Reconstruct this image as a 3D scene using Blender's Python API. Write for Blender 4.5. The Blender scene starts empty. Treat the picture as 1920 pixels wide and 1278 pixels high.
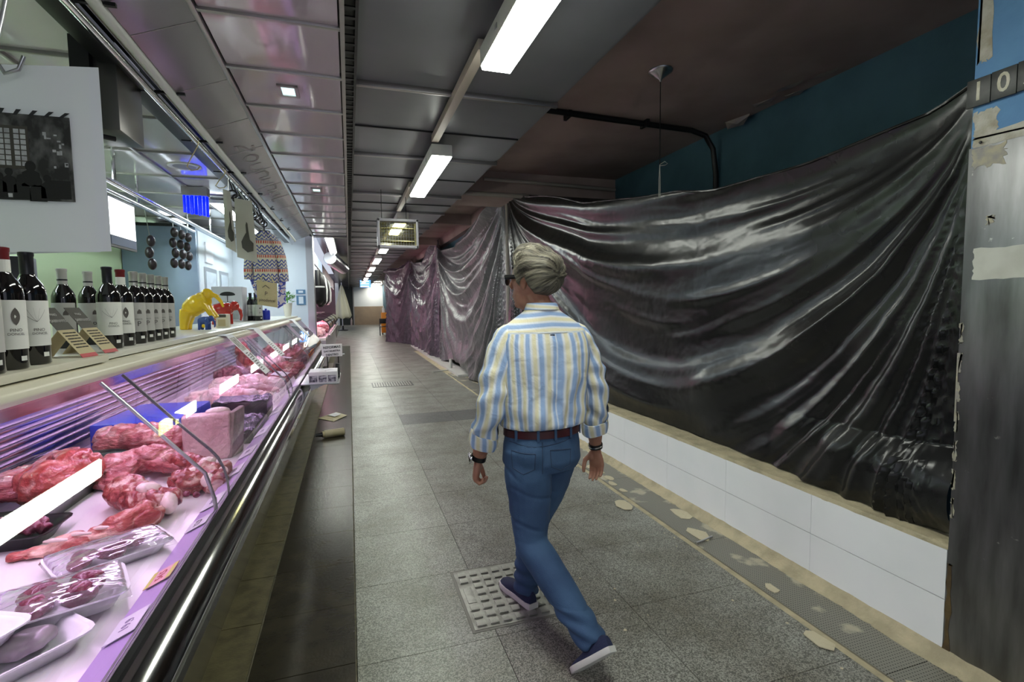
import bpy, math, random
from mathutils import Vector, Matrix, noise
sc = bpy.context.scene
# ---------------------------------------------------------------- camera
cam_d = bpy.data.cameras.new('camera'); cam = bpy.data.objects.new('camera', cam_d)
bpy.context.collection.objects.link(cam); sc.camera = cam
cam_d.sensor_width = 36.0; cam_d.lens = 950.0/1920.0*36.0; cam_d.clip_start = .05; cam_d.clip_end = 200
_y = Vector((-305, 66, -950)).normalized(); _z = Vector((-165, 13000, 950)); _z = (_z-_y*_z.dot(_y)).normalized(); _x = _y.cross(_z)
cam.matrix_world = Matrix.Translation((0, 0, 1.52)) @ Matrix((_x, _y, _z)).to_4x4()
# ---------------------------------------------------------------- world, exposure
w = bpy.data.worlds.new('world'); sc.world = w; w.use_nodes = True
w.node_tree.nodes['Background'].inputs[0].default_value = (.8, .85, 1, 1)
w.node_tree.nodes['Background'].inputs[1].default_value = .32
vs = sc.view_settings; vs.view_transform = 'Standard'; vs.look = 'None'; vs.gamma = 1; vs.use_curve_mapping = False
vs.exposure = 1.25
LAMP = 15.0        # fluorescent diffusers
PURPLE = 16.5      # tubes in the meat case
STALL = 19.0        # tubes in the stall
PINK = 12.0
rnd = random.Random(7)
COL = bpy.context.collection
# ---------------------------------------------------------------- materials
def M(name, col, rough=.5, metal=0, col2=None, ns=8, nd=4, nlo=.4, nhi=.65, bump=0, bs=40, bd=.02, emit=None, es=0, pos=False, coat=0, spec=.5, sub=0, stretch=None, trans=0):
    m = bpy.data.materials.new(name); m.use_nodes = True; N = m.node_tree.nodes; L = m.node_tree.links
    b = N['Principled BSDF']; b.inputs['Base Color'].default_value = (*col, 1); b.inputs['Roughness'].default_value = rough; b.inputs['Metallic'].default_value = metal
    b.inputs['Coat Weight'].default_value = coat; b.inputs['Specular IOR Level'].default_value = spec
    if coat: b.inputs['Coat Roughness'].default_value = .08
    if sub: b.inputs['Subsurface Weight'].default_value = sub; b.inputs['Subsurface Scale'].default_value = .01; b.inputs['Subsurface Radius'].default_value = (1, .4, .3)
    co = None
    if col2 or bump:
        if pos: g = N.new('ShaderNodeNewGeometry'); co = g.outputs['Position']
        else: g = N.new('ShaderNodeTexCoord'); co = g.outputs['Object']
        if stretch:
            mp = N.new('ShaderNodeMapping'); mp.inputs['Scale'].default_value = stretch; L.new(co, mp.inputs[0]); co = mp.outputs[0]
    if col2:
        t = N.new('ShaderNodeTexNoise'); t.inputs['Scale'].default_value = ns; t.inputs['Detail'].default_value = nd; L.new(co, t.inputs['Vector'])
        r = N.new('ShaderNodeValToRGB'); r.color_ramp.elements[0].position = nlo; r.color_ramp.elements[1].position = nhi
        r.color_ramp.elements[0].color = (*col, 1); r.color_ramp.elements[1].color = (*col2, 1)
        L.new(t.outputs['Fac'], r.inputs[0]); L.new(r.outputs[0], b.inputs['Base Color'])
    if bump:
        t = N.new('ShaderNodeTexNoise'); t.inputs['Scale'].default_value = bs; t.inputs['Detail'].default_value = 5; L.new(co, t.inputs['Vector'])
        bn = N.new('ShaderNodeBump'); bn.inputs['Strength'].default_value = bump; bn.inputs['Distance'].default_value = bd
        L.new(t.outputs['Fac'], bn.inputs['Height']); L.new(bn.outputs[0], b.inputs['Normal'])
    if emit: b.inputs['Emission Color'].default_value = (*emit, 1); b.inputs['Emission Strength'].default_value = es
    m['b'] = 1
    return m
def glassmat(name, tint=(1, 1, 1), refl=1.0, rough=.02, dirt=0):
    m = bpy.data.materials.new(name); m.use_nodes = True; N = m.node_tree.nodes; L = m.node_tree.links
    N.remove(N['Principled BSDF']); o = N['Material Output']
    t = N.new('ShaderNodeBsdfTransparent'); t.inputs[0].default_value = (*tint, 1)
    g = N.new('ShaderNodeBsdfGlossy'); g.inputs['Roughness'].default_value = rough
    fr = N.new('ShaderNodeFresnel'); fr.inputs[0].default_value = 1.45
    mx = N.new('ShaderNodeMixShader')
    mu = N.new('ShaderNodeMath'); mu.operation = 'MULTIPLY'; mu.inputs[1].default_value = refl
    L.new(fr.outputs[0], mu.inputs[0]); L.new(mu.outputs[0], mx.inputs[0]); L.new(t.outputs[0], mx.inputs[1]); L.new(g.outputs[0], mx.inputs[2])
    if dirt:
        d = N.new('ShaderNodeBsdfDiffuse'); d.inputs[0].default_value = (.9, .9, .92, 1); m2 = N.new('ShaderNodeMixShader'); m2.inputs[0].default_value = dirt
        L.new(mx.outputs[0], m2.inputs[1]); L.new(d.outputs[0], m2.inputs[2]); L.new(m2.outputs[0], o.inputs[0])
    else: L.new(mx.outputs[0], o.inputs[0])
    return m
def speckle(name, c1, c2, c3, rough=.45, scale=220, pos=True, patch=.5):
    """terrazzo: fine chips in a cement ground with worn patches"""
    m = M(name, c1, rough); N = m.node_tree.nodes; L = m.node_tree.links; b = N['Principled BSDF']
    g = N.new('ShaderNodeNewGeometry')
    v = N.new('ShaderNodeTexVoronoi'); v.inputs['Scale'].default_value = scale; L.new(g.outputs['Position'], v.inputs['Vector'])
    r = N.new('ShaderNodeValToRGB'); r.color_ramp.elements[0].color = (*c1, 1); r.color_ramp.elements[1].color = (*c2, 1)
    r.color_ramp.elements[0].position = .25; r.color_ramp.elements[1].position = .8
    s = N.new('ShaderNodeSeparateColor'); L.new(v.outputs['Color'], s.inputs[0]); L.new(s.outputs[0], r.inputs[0])
    n = N.new('ShaderNodeTexNoise'); n.inputs['Scale'].default_value = 2.2; n.inputs['Detail'].default_value = 6; n.inputs['Roughness'].default_value = .65; L.new(g.outputs['Position'], n.inputs['Vector'])
    r2 = N.new('ShaderNodeValToRGB'); r2.color_ramp.elements[0].position = .38; r2.color_ramp.elements[1].position = .7
    r2.color_ramp.elements[0].color = (1, 1, 1, 1); r2.color_ramp.elements[1].color = (*c3, 1)
    L.new(n.outputs['Fac'], r2.inputs[0])
    mx = N.new('ShaderNodeMix'); mx.data_type = 'RGBA'; mx.blend_type = 'MULTIPLY'; mx.inputs[0].default_value = 1
    L.new(r.outputs[0], mx.inputs[6]); L.new(r2.outputs[0], mx.inputs[7]); L.new(mx.outputs[2], b.inputs['Base Color'])
    rr = N.new('ShaderNodeMapRange'); rr.inputs[3].default_value = rough-.08; rr.inputs[4].default_value = rough+.15; L.new(n.outputs['Fac'], rr.inputs[0]); L.new(rr.outputs[0], b.inputs['Roughness'])
    return m
K = dict(
 terr=speckle('terrazzo', (.105, .105, .092), (.38, .38, .335), (.55, .51, .45), .36),
 terr_lit=speckle('terrazzo lane with painted lamp light', (.14, .15, .125), (.41, .42, .36), (.62, .60, .52), .34),  # same terrazzo, paler and greener colour paints the lamp light along this lane
 terrd=speckle('terrazzo dark insert', (.05, .05, .048), (.17, .17, .16), (.8, .8, .8), .36),
 grout=M('grout', (.16, .145, .09), .8, col2=(.09, .085, .06), ns=30, pos=True),
 darktile=M('dark tile', (.026, .023, .014), .27, col2=(.04, .035, .021), ns=6, pos=True, spec=.3, bump=.08, bs=60),
 edgetile=M('olive edge tile', (.12, .105, .052), .38, col2=(.07, .06, .03), ns=14, pos=True, bump=.1, bs=80),
 wtile=M('white glazed wall tile', (.90, .90, .93), .22, col2=(.86, .87, .90), ns=3, pos=True),
 mortar=M('cream mortar', (.52, .45, .30), .85, col2=(.38, .33, .22), ns=9, pos=True, bump=.5, bs=50),
 plaster=M('spilled plaster', (.58, .52, .37), .9, bump=.5, bs=60),
 steeld=M('brushed dark steel', (.16, .16, .165), .42, .75, col2=(.07, .07, .07), ns=3, nd=8, pos=True, stretch=(1, 6, .7), bump=.06, bs=90),
 chrome=M('chrome', (.72, .72, .74), .14, 1),
 steel=M('steel', (.5, .5, .52), .3, 1),
 alu=M('aluminium mullion', (.36, .34, .33), .3, .9),
 black=M('black plastic', (.008, .008, .009), .35),
 blackm=M('black metal', (.012, .012, .013), .4, .3),
 greypanel=M('grey ceiling panel', (.17, .175, .19), .38, col2=(.13, .135, .15), ns=1.2, pos=True),
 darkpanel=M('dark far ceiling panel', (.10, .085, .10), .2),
 gloss=M('glossy lilac ceiling panel', (.62, .54, .61), .07, .2),
 glossf=M('glossy grey fascia panel', (.26, .245, .265), .14, .35),
 stallpanel=M('glossy white ceiling panel', (.62, .60, .62), .1, .15),
 brown=M('brown painted ceiling', (.36, .275, .25), .8, col2=(.28, .21, .19), ns=1.5, pos=True),
 bluew=M('dark teal painted wall', (.06, .14, .19), .75, col2=(.045, .11, .15), ns=2, pos=True, bump=.2, bs=14),
 white=M('white paint', (.78, .79, .78), .5),
 cream=M('cream plastic', (.72, .68, .54), .32, col2=(.66, .62, .48), ns=2.5, pos=True),
 housing=M('lamp housing enamel', (.70, .70, .66), .4),
 diff=M('lit lamp diffuser', (1, 1, 1), .4, emit=(.96, 1.0, .90), es=LAMP),
 channel=M('beige cable channel', (.52, .46, .38), .55),
 glass=glassmat('clear glass', (.97, .98, .98)),
 caseglass=glassmat('case glass', (.95, .97, .97), 1.25, .015),
 paper=M('white paper', (.72, .73, .76), .6),
)
# ---------------------------------------------------------------- mesh builder
class MB:
    def __init__(s): s.v = []; s.f = []; s.at = []
    def add(s, vs, fs):
        o = len(s.v); s.v += [tuple(p) for p in vs]; s.f += [tuple(i+o for i in f) for f in fs]; return s
    def box(s, a, b, rz=0, ry=0, rx=0):
        (x0, y0, z0), (x1, y1, z1) = a, b; vs = [Vector(p) for p in ((x0, y0, z0), (x1, y0, z0), (x1, y1, z0), (x0, y1, z0), (x0, y0, z1), (x1, y0, z1), (x1, y1, z1), (x0, y1, z1))]
        if rz or ry or rx:
            c = Vector(((x0+x1)/2, (y0+y1)/2, (z0+z1)/2)); R = Matrix.Rotation(rz, 3, 'Z') @ Matrix.Rotation(ry, 3, 'Y') @ Matrix.Rotation(rx, 3, 'X'); vs = [c+R @ (p-c) for p in vs]
        return s.add(vs, [(0, 3, 2, 1), (4, 5, 6, 7), (0, 1, 5, 4), (1, 2, 6, 5), (2, 3, 7, 6), (3, 0, 4, 7)])
    def rings(s, rings, cap=True, closed=False):
        n = len(rings[0]); vs = [p for r in rings for p in r]; fs = []
        m = len(rings)
        for i in range(m if closed else m-1):
            for j in range(n): fs.append((i*n+j, i*n+(j+1) % n, ((i+1) % m)*n+(j+1) % n, ((i+1) % m)*n+j))
        if cap and not closed: fs.append(tuple(range(n-1, -1, -1))); fs.append(tuple((m-1)*n+j for j in range(n)))
        return s.add(vs, fs)
    def tube(s, pts, r, n=8, flat=1.0, cap=True, up=None):
        pts = [Vector(p) for p in pts]; m = len(pts); rs = r if isinstance(r, (list, tuple)) else [r]*m
        R = []; prev = None
        for i, p in enumerate(pts):
            t = (pts[min(i+1, m-1)]-pts[max(i-1, 0)]).normalized()
            if prev is None:
                a = Vector(up) if up else (Vector((0, 0, 1)) if abs(t.z) < .9 else Vector((1, 0, 0)))
                a = (a-t*a.dot(t)).normalized()
            else: a = (prev-t*prev.dot(t)).normalized()
            prev = a; b = t.cross(a)
            R.append([p+a*(math.cos(2*math.pi*k/n)*rs[i]*flat)+b*(math.sin(2*math.pi*k/n)*rs[i]) for k in range(n)])
        return s.rings(R, cap)
    def lathe(s, prof, c=(0, 0, 0), n=20, cap=True):
        c = Vector(c); return s.rings([[c+Vector((r*math.cos(2*math.pi*k/n), r*math.sin(2*math.pi*k/n), z)) for k in range(n)] for r, z in prof], cap)
    def grid(s, fn, nu, nv, flip=False):
        vs = [fn(i/nu, j/nv) for j in range(nv+1) for i in range(nu+1)]; fs = []
        for j in range(nv):
            for i in range(nu):
                a = j*(nu+1)+i; q = (a, a+1, a+nu+2, a+nu+1); fs.append(q[::-1] if flip else q)
        return s.add(vs, fs)
    def ball(s, c, r, nu=14, nv=9, R=None):
        c = Vector(c); r = (r, r, r) if not hasattr(r, '__len__') else r; rg = []
        for j in range(nv+1):
            th = math.pi*(.02+.96*j/nv); q = []
            for i in range(nu):
                p = Vector((math.sin(th)*math.cos(2*math.pi*i/nu)*r[0], math.sin(th)*math.sin(2*math.pi*i/nu)*r[1], -math.cos(th)*r[2])); q.append(c+(R @ p if R else p))
            rg.append(q)
        return s.rings(rg)
    def prism(s, poly, d):      # poly: 3-d points of one face, d: extrusion
        d = Vector(d); a = [Vector(p) for p in poly]; n = len(a)
        return s.add(a+[p+d for p in a], [tuple(range(n-1, -1, -1)), tuple(range(n, 2*n))]+[(i, (i+1) % n, n+(i+1) % n, n+i) for i in range(n)])
    def mesh(s, name): me = bpy.data.meshes.new(name); me.from_pydata(s.v, [], s.f); me.update(); return me
    def build(s, name, mat, parent=None, smooth=False, bevel=0, world=True, fix=True, seg=2, sub=0):
        me = s.mesh(name)
        if fix:
            import bmesh; bm = bmesh.new(); bm.from_mesh(me); bmesh.ops.recalc_face_normals(bm, faces=bm.faces)
            if bevel: bmesh.ops.bevel(bm, geom=[e for e in bm.edges if len(e.link_faces) == 2 and e.calc_face_angle(0) > .5], offset=bevel, segments=seg, affect='EDGES', profile=.6)
            bm.to_mesh(me); bm.free()
        o = bpy.data.objects.new(name, me); COL.objects.link(o)
        me.materials.append(K[mat] if isinstance(mat, str) else mat)
        if smooth or bevel:
            for p in me.polygons: p.use_smooth = True
            try: me.set_sharp_from_angle(angle=math.radians(40 if not smooth else 60))
            except Exception: pass
        if sub: md = o.modifiers.new('s', 'SUBSURF'); md.levels = sub; md.render_levels = sub
        if parent:
            o.parent = parent
            if world: o.location = tuple(-Vector(parent.get('_loc', (0, 0, 0))))
        return o
def B(a, b, name, mat, parent=None, **k): 
    r = {q: k.pop(q) for q in ('rz', 'ry', 'rx') if q in k}
    return MB().box(a, b, **r).build(name, mat, parent, **k)
def tag(o, label, cat, group=None):
    o['label'] = label; o['category'] = cat
    if group: o['group'] = group
    return o
def thing(name, label, cat, loc=(0, 0, 0), rz=0, group=None):
    o = bpy.data.objects.new(name, None); COL.objects.link(o); o.location = loc; o.rotation_euler = (0, 0, rz); o.empty_display_size = .05
    o['_loc'] = tuple(loc); tag(o, label, cat, group); return o
def struct(o, label=None): 
    o['kind'] = 'structure'
    if label: o['label'] = label
    return o
def dup(root, loc, rz=0, label=None, scale=None):
    r = root.copy(); COL.objects.link(r); r.location = loc; r.rotation_euler = (0, 0, rz)
    if scale: r.scale = (scale,)*3
    if label: r['label'] = label
    for ch in list(root.children):
        c = ch.copy(); COL.objects.link(c); c.parent = r
        for g in list(ch.children): d = g.copy(); COL.objects.link(d); d.parent = c
    return r
def piece(me, name, loc, parent, mat=None):
    o = bpy.data.objects.new(name, me); COL.objects.link(o); o.location = loc
    if parent: o.parent = parent
    return o
def text(s, size, mat, mtx, name='lettering', parent=None, ext=.0006, align='CENTER', spacing=1.0, bold=0, sx=1.0):
    cu = bpy.data.curves.new(name, 'FONT'); cu.body = s; cu.size = size; cu.extrude = ext; cu.align_x = align; cu.align_y = 'CENTER'; cu.space_character = spacing; cu.offset = bold; cu.resolution_u = 3
    t = bpy.data.objects.new(name, cu); COL.objects.link(t)
    dg = bpy.context.evaluated_depsgraph_get(); me = bpy.data.meshes.new_from_object(t.evaluated_get(dg)); bpy.data.objects.remove(t)
    me.transform(mtx @ Matrix.Diagonal((sx, 1, 1, 1))); me.materials.clear(); me.materials.append(K[mat] if isinstance(mat, str) else mat)
    o = bpy.data.objects.new(name, me); COL.objects.link(o)
    if parent: o.parent = parent; o.location = tuple(-Vector(parent.get('_loc', (0, 0, 0))))
    return o
def frame(o, xdir, ydir):     # matrix with text x along xdir, y along ydir
    x = Vector(xdir).normalized(); y = Vector(ydir); y = (y-x*y.dot(x)).normalized(); z = x.cross(y)
    m = Matrix((x, y, z)).transposed().to_4x4(); m.translation = Vector(o); return m
def remesh(mb, name, voxel, mat, parent=None, smooth_it=3, disp=None, world=True, post=None):
    me = mb.mesh('tmp'); o = bpy.data.objects.new('tmp', me); COL.objects.link(o)
    import bmesh; bm = bmesh.new(); bm.from_mesh(me); bmesh.ops.recalc_face_normals(bm, faces=bm.faces); bm.to_mesh(me); bm.free()
    md = o.modifiers.new('r', 'REMESH'); md.mode = 'VOXEL'; md.voxel_size = voxel; md.use_smooth_shade = True
    if smooth_it: s2 = o.modifiers.new('s', 'SMOOTH'); s2.factor = .5; s2.iterations = smooth_it
    dg = bpy.context.evaluated_depsgraph_get(); m2 = bpy.data.meshes.new_from_object(o.evaluated_get(dg)); bpy.data.objects.remove(o)
    m2.name = name
    if disp:
        nn = [v.normal.copy() for v in m2.vertices]
        for v, q in zip(m2.vertices, nn): v.co += q*disp(v.co)
    if post:
        for v in m2.vertices: v.co = post(v.co)
    m2.materials.clear(); m2.materials.append(K[mat] if isinstance(mat, str) else mat)
    for p in m2.polygons: p.use_smooth = True
    m2.update()
    ob = bpy.data.objects.new(name, m2); COL.objects.link(ob)
    if parent:
        ob.parent = parent
        if world: ob.location = tuple(-Vector(parent.get('_loc', (0, 0, 0))))
    return ob
def nz(p, s, seed=0): return noise.noise(Vector(p)*s+Vector((seed*3.7, seed*1.3, -seed*2.1)))
def fbm(p, s, seed=0): return noise.fractal(Vector(p)*s+Vector((seed*3.7, seed*1.3, -seed*2.1)), .8, 2.1, 5)

# ================================================================ floor
fl = struct(B((-4.2, -4, -.12), (4.2, 46, -.012), 'floor', 'grout'), 'grey terrazzo market floor with dark tile border')
def tiles(x0, x1, y0, y1, dx, dy, mat, name='floor_tile', gap=.003, off=0, th=.012, skip=None):
    nx = max(1, round((x1-x0)/dx)); dx = (x1-x0)/nx
    me = MB().box((gap/2, gap/2, -th), (dx-gap/2, dy-gap/2, 0)).mesh(name); me.materials.append(K[mat])
    for i in range(nx):
        y = y0+(off if i % 2 else 0)
        while y < y1:
            if not (skip and skip(x0+i*dx, y)): piece(me, name, (x0+i*dx, y, 0), fl)
            y += dy
    return me
def inserts(x, y):
    return False
tiles(-.640, -.452, .8, 14, 1, .45, 'edgetile', gap=.006, off=0)
tiles(-.448, -.025, .37, 20, 1, .45, 'darktile', gap=.004)
tiles(-.020, .60, .28, 17, 1, .62, 'terr_lit')
tiles(.60, 1.98, .28, 17, .69, .62, 'terr', skip=lambda x, y: abs(y-6.48) < .05)
tiles(.60, 1.98, 6.48, 6.55, .69, .62, 'terrd')
far = struct(B((-.64, 17.05, -.012), (4, 46, -.001), 'floor', 'terr'))
B((1.985, -.5, -.012), (2.45, 17, -.004), 'grating_bed', 'mortar', fl)
# perforated metal strip with mortar spills at the foot of the low wall
gm = M('perforated metal strip', (.30, .29, .26), .5, .6); N = gm.node_tree.nodes; L = gm.node_tree.links
g = N.new('ShaderNodeNewGeometry'); v = N.new('ShaderNodeTexVoronoi'); v.inputs['Scale'].default_value = 70; v.inputs['Randomness'].default_value = 0; L.new(g.outputs['Position'], v.inputs['Vector'])
r = N.new('ShaderNodeValToRGB'); r.color_ramp.elements[0].position = .30; r.color_ramp.elements[1].position = .36; r.color_ramp.elements[0].color = (.015, .015, .013, 1); r.color_ramp.elements[1].color = (.30, .29, .25, 1); L.new(v.outputs['Distance'], r.inputs[0])
n = N.new('ShaderNodeTexNoise'); n.inputs['Scale'].default_value = 5; n.inputs['Detail'].default_value = 8; L.new(g.outputs['Position'], n.inputs['Vector'])
r2 = N.new('ShaderNodeValToRGB'); r2.color_ramp.elements[0].position = .57; r2.color_ramp.elements[1].position = .64; L.new(n.outputs['Fac'], r2.inputs[0])
mx = N.new('ShaderNodeMix'); mx.data_type = 'RGBA'; L.new(r2.outputs[0], mx.inputs[0]); L.new(r.outputs[0], mx.inputs[6]); mx.inputs[7].default_value = (.56, .52, .40, 1); L.new(mx.outputs[2], N['Principled BSDF'].inputs['Base Color'])
for i in range(9): B((2.02, .2+i*1.2, -.004), (2.275, 1.397+i*1.2, .004), 'perforated_strip', gm, fl)
def fillet(u, v):
    y = .9+8*v; a = nz((0, y, 0), 3)*.012; return (2.262+.07*u+a*(1-u), y, .004+.052*u*u+.006*nz((u*2, y*9, 0), 2))
MB().grid(fillet, 4, 160, flip=True).build('mortar_fillet', 'mortar', fl, smooth=True, fix=False)
for i in range(26):
    x = 2.03+rnd.random()*.2-(.15 if i % 4 == 0 else 0); y = .9+rnd.random()*5; s = .02+rnd.random()*.05
    pts = [(x+s*(.6+.5*rnd.random())*math.cos(a*.7854), y+1.8*s*(.6+.5*rnd.random())*math.sin(a*.7854), .0045) for a in range(8)]
    MB().prism(pts, (0, 0, .004)).build('mortar_spill', 'plaster', fl)
for i in range(40):
    x = .9+rnd.random()*1.1; y = 1.3+rnd.random()*4.5; s = .003+rnd.random()*.007
    pts = [(x+s*(.6+.6*rnd.random())*math.cos(a*1.0472), y+s*(.6+.6*rnd.random())*math.sin(a*1.0472), 0) for a in range(6)]
    MB().prism(pts, (0, 0, .002)).build('plaster_crumb', 'plaster', fl)
nail = tag(MB().tube([(2.02, 2.58, .012), (2.17, 2.62, .013)], .006, 6).build('steel_rod', 'steel'), 'short grey rod lying on mortar beside low white wall', 'rod')

# ================================================================ low tiled wall on the right
wl = struct(B((2.343, 1.39, 0), (2.495, 7.7, .47), 'wall_low_right', 'mortar'), 'low wall faced with white tiles under cream mortar top')
for r_, (z0, z1) in enumerate(((.02, .262), (.264, .478))):
    me = MB().box((2.33, .001, z0+.001), (2.3445, .649, z1-.001)).mesh('wall_tile'); me.materials.append(K['wtile'])
    for i in range(10): piece(me, 'wall_tile', (0, 1.39+i*.65, 0), wl)
def cap(u, v):
    y = 1.39+6.3*v; q = .006*nz((u*3, y*7, 1), 1.2)
    if u < .2: return (2.331+.004*nz((1, y*12, 0), 1), y, .476+u*5*.02+.004*nz((0, y*14, 2), 1))
    return (2.335+(u-.2)/.8*.165, y, .497+q)
MB().grid(cap, 10, 220, flip=True).build('mortar_capping', 'mortar', wl, smooth=True, fix=False)
# ================================================================ pillar
pm = M('scuffed steel cladding', (.22, .22, .225), .33, .9); N = pm.node_tree.nodes; L = pm.node_tree.links; b = N['Principled BSDF']
g = N.new('ShaderNodeNewGeometry'); sp = N.new('ShaderNodeSeparateXYZ'); L.new(g.outputs['Position'], sp.inputs[0])
mp = N.new('ShaderNodeMapping'); mp.inputs['Scale'].default_value = (1, 4, .6); L.new(g.outputs['Position'], mp.inputs[0])
n = N.new('ShaderNodeTexNoise'); n.inputs['Scale'].default_value = 3.5; n.inputs['Detail'].default_value = 8; L.new(mp.outputs[0], n.inputs['Vector'])
r = N.new('ShaderNodeValToRGB'); r.color_ramp.elements[0].color = (.12, .12, .12, 1); r.color_ramp.elements[1].color = (.27, .27, .28, 1); r.color_ramp.elements[0].position = .35; r.color_ramp.elements[1].position = .7; L.new(n.outputs['Fac'], r.inputs[0])
n2 = N.new('ShaderNodeTexNoise'); n2.inputs['Scale'].default_value = 14; n2.inputs['Detail'].default_value = 6; L.new(g.outputs['Position'], n2.inputs['Vector'])
r3 = N.new('ShaderNodeValToRGB'); r3.color_ramp.elements[0].position = .70; r3.color_ramp.elements[1].position = .73; L.new(n2.outputs['Fac'], r3.inputs[0])
mx = N.new('ShaderNodeMix'); mx.data_type = 'RGBA'; L.new(r3.outputs[0], mx.inputs[0]); L.new(r.outputs[0], mx.inputs[6]); mx.inputs[7].default_value = (.5, .5, .46, 1); L.new(mx.outputs[2], b.inputs['Base Color'])
K['pillarblue'] = M('blue pillar paint', (.10, .24, .46), .7, col2=(.13, .30, .52), ns=4, pos=True, bump=.2, bs=25)
K['scrape'] = M('scraped plaster', (.52, .50, .44), .9, col2=(.34, .30, .22), ns=16, nd=7, pos=True, bump=.5, bs=30)
K['rust'] = M('rust', (.07, .045, .02), .85, col2=(.12, .08, .03), ns=20, pos=True)
pl = struct(B((2.337, .15, 0), (2.75, 1.385, 3.4), 'pillar_right', 'pillarblue'), 'square pillar clad in scuffed steel below and painted blue above')
B((2.330, .15, 0), (2.3365, 1.388, 2.10), 'steel_cladding', pm, pl, bevel=.002)
B((2.3365, 1.3852, 0), (2.75, 1.391, 2.10), 'steel_cladding', pm, pl)
def ragged(name, mat, y0, y1, z0, z1, d, seed, amp=.02, n=40, par=pl, x=2.337):
    R = random.Random(seed); per = []
    for i in range(n):
        t = i/n*4; s = int(t); f = t-s
        y, z = [(y0+(y1-y0)*f, z0), (y1, z0+(z1-z0)*f), (y1-(y1-y0)*f, z1), (y0, z1-(z1-z0)*f)][s]
        per.append((x, y+R.uniform(-amp, amp), z+R.uniform(-amp, amp)))
    return MB().prism(per, (-d, 0, 0)).build(name, mat, par)
ragged('scraped_plaster', 'scrape', 1.335, 1.378, 2.42, 3.3, .0015, 1, .007)
ragged('scraped_plaster', 'scrape', 1.30, 1.378, 2.14, 2.23, .0015, 2, .008)
ragged('scraped_plaster', 'scrape', .95, 1.375, 2.09, 2.15, .0018, 3, .008)
K['gluestain'] = M('glue stain', (.42, .38, .28), .8, col2=(.30, .29, .27), ns=30, pos=True)
ragged('glue_stain', 'gluestain', 1.27, 1.37, 2.02, 2.095, .0012, 4, .009, x=2.330)
ragged('glue_stain', 'gluestain', 1.295, 1.315, 1.80, 1.83, .0012, 5, .006, x=2.330)
K['sticker'] = M('torn paper sticker', (.55, .55, .50), .75, col2=(.48, .48, .43), ns=12, pos=True)
ragged('torn_sticker', 'sticker', 1.10, 1.352, 1.59, 1.71, .0015, 6, .004, x=2.330)
ragged('rust_streak', 'rust', 1.368, 1.387, .02, .42, .0012, 7, .006, x=2.330)
for i in range(7): ragged('paint_remnant', 'gluestain', 1.376, 1.386, .62+i*.12, .70+i*.12, .0012, 20+i, .005, x=2.330)
B((2.3285, 1.385, 1.02), (2.3305, 1.3905, 1.30), 'paint_remnant', 'gluestain', pl)
MB().lathe([(.006, 0), (.004, .004)], (0, 0, 0), 10).build('screw_hole', 'blackm', pl).matrix_world = Matrix.Translation((2.329, 1.35, 2.115)) @ Matrix.Rotation(-math.pi/2, 4, 'Y')
K['plate'] = M('black number plate', (.012, .012, .012), .4, col2=(.03, .03, .028), ns=25)
K['numeral'] = M('aged cream numeral', (.60, .57, .46), .6, col2=(.45, .42, .30), ns=30)
def zc(y): return 2.305+(1.40-y)*.03
for i, ch in enumerate('102'):
    yc = 1.362-i*.079; t = thing('number_plate', {'1': 'number plate one, beside the hanging black sheet', '0': 'middle number plate zero on the pillar', '2': 'number plate two, cut by the right photo edge'}[ch], 'number plate', (2.327, yc, zc(yc)-.052), group='pillar number plates')
    B((2.322, yc-.0385, zc(yc)-.052), (2.330 if i else 2.330, yc+.0385, zc(yc)+.052), 'plate', 'plate', t, bevel=.002)
    text(ch, .098, 'numeral', frame((2.3215, yc, zc(yc)), (0, -1, 0), (0, 0, 1)), 'numeral', t, ext=.0008, bold=.0012, sx=.86)

# ================================================================ ceilings
cg = struct(B((.085, -4, 2.97), (1.47, 46, 3.05), 'ceiling_grey', 'blackm'), 'grey panelled corridor ceiling crossed by thin steel beams')
bys = [-3.0, -1.2, .35, 1.9, 3.47, 5.04, 6.75, 8.0]+[9.6+1.6*i for i in range(17)]
for a, b_ in zip(bys[:-1], bys[1:]):
    B((.09, a+.012, 2.95), (1.45, b_-.012, 2.969), 'ceiling_panel', 'greypanel', cg)
    o = B((.06, b_-.016, 2.915), (1.47, b_+.016, 2.952), 'ceiling_beam', 'alu', cg, bevel=.004)
for y in (4.3, 5.9, 7.4, 9, 10.4, 12, 13.6, 15): B((.09, y-.006, 2.938), (1.45, y+.006, 2.952), 'panel_joint', 'blackm', cg)
# black ventilation track between glossy soffit and grey panels
tr = struct(B((.005, -3, 2.93), (.088, 40, 2.96), 'trim_1', 'black'), 'black slotted ventilation track along the ceiling')
me = MB().box((.022, 0, 2.865), (.075, .022, 2.872), ).mesh('track_slat'); me.materials.append(K['blackm'])
for i in range(120): piece(me, 'track_slat', (0, 1.9+i*.085, 0), tr)
B((.072, -3, 2.86), (.086, 40, 2.955), 'track_side', 'blackm', tr); B((.002, -3, 2.745), (.022, 40, 2.95), 'track_edge', 'alu', tr)
# glossy lilac soffit
so = struct(B((-.57, -3, 2.80), (.003, 9.6, 2.86), 'ceiling_glossy', 'blackm'), 'mirror-gloss lilac ceiling panels over the shop front')
py0 = -2.75; i = 0
while py0 < 9.5:
    y1 = py0+.522; tz = nz((py0, 0, 0), 3)*.0025
    MB().box((-.552, py0+.012, 2.755), (-.006, y1-.012, 2.77), rx=tz*2, ry=nz((0, py0, 3), 3)*.004).build('ceiling_panel', 'gloss', so)
    B((-.565, y1-.012, 2.742), (.004, y1+.012, 2.775), 'mullion', 'alu', so, bevel=.003)
    py0 = y1
B((-.582, -3, 2.738), (-.558, 9.6, 2.80), 'edge_rail', 'alu', so, bevel=.004)
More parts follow.
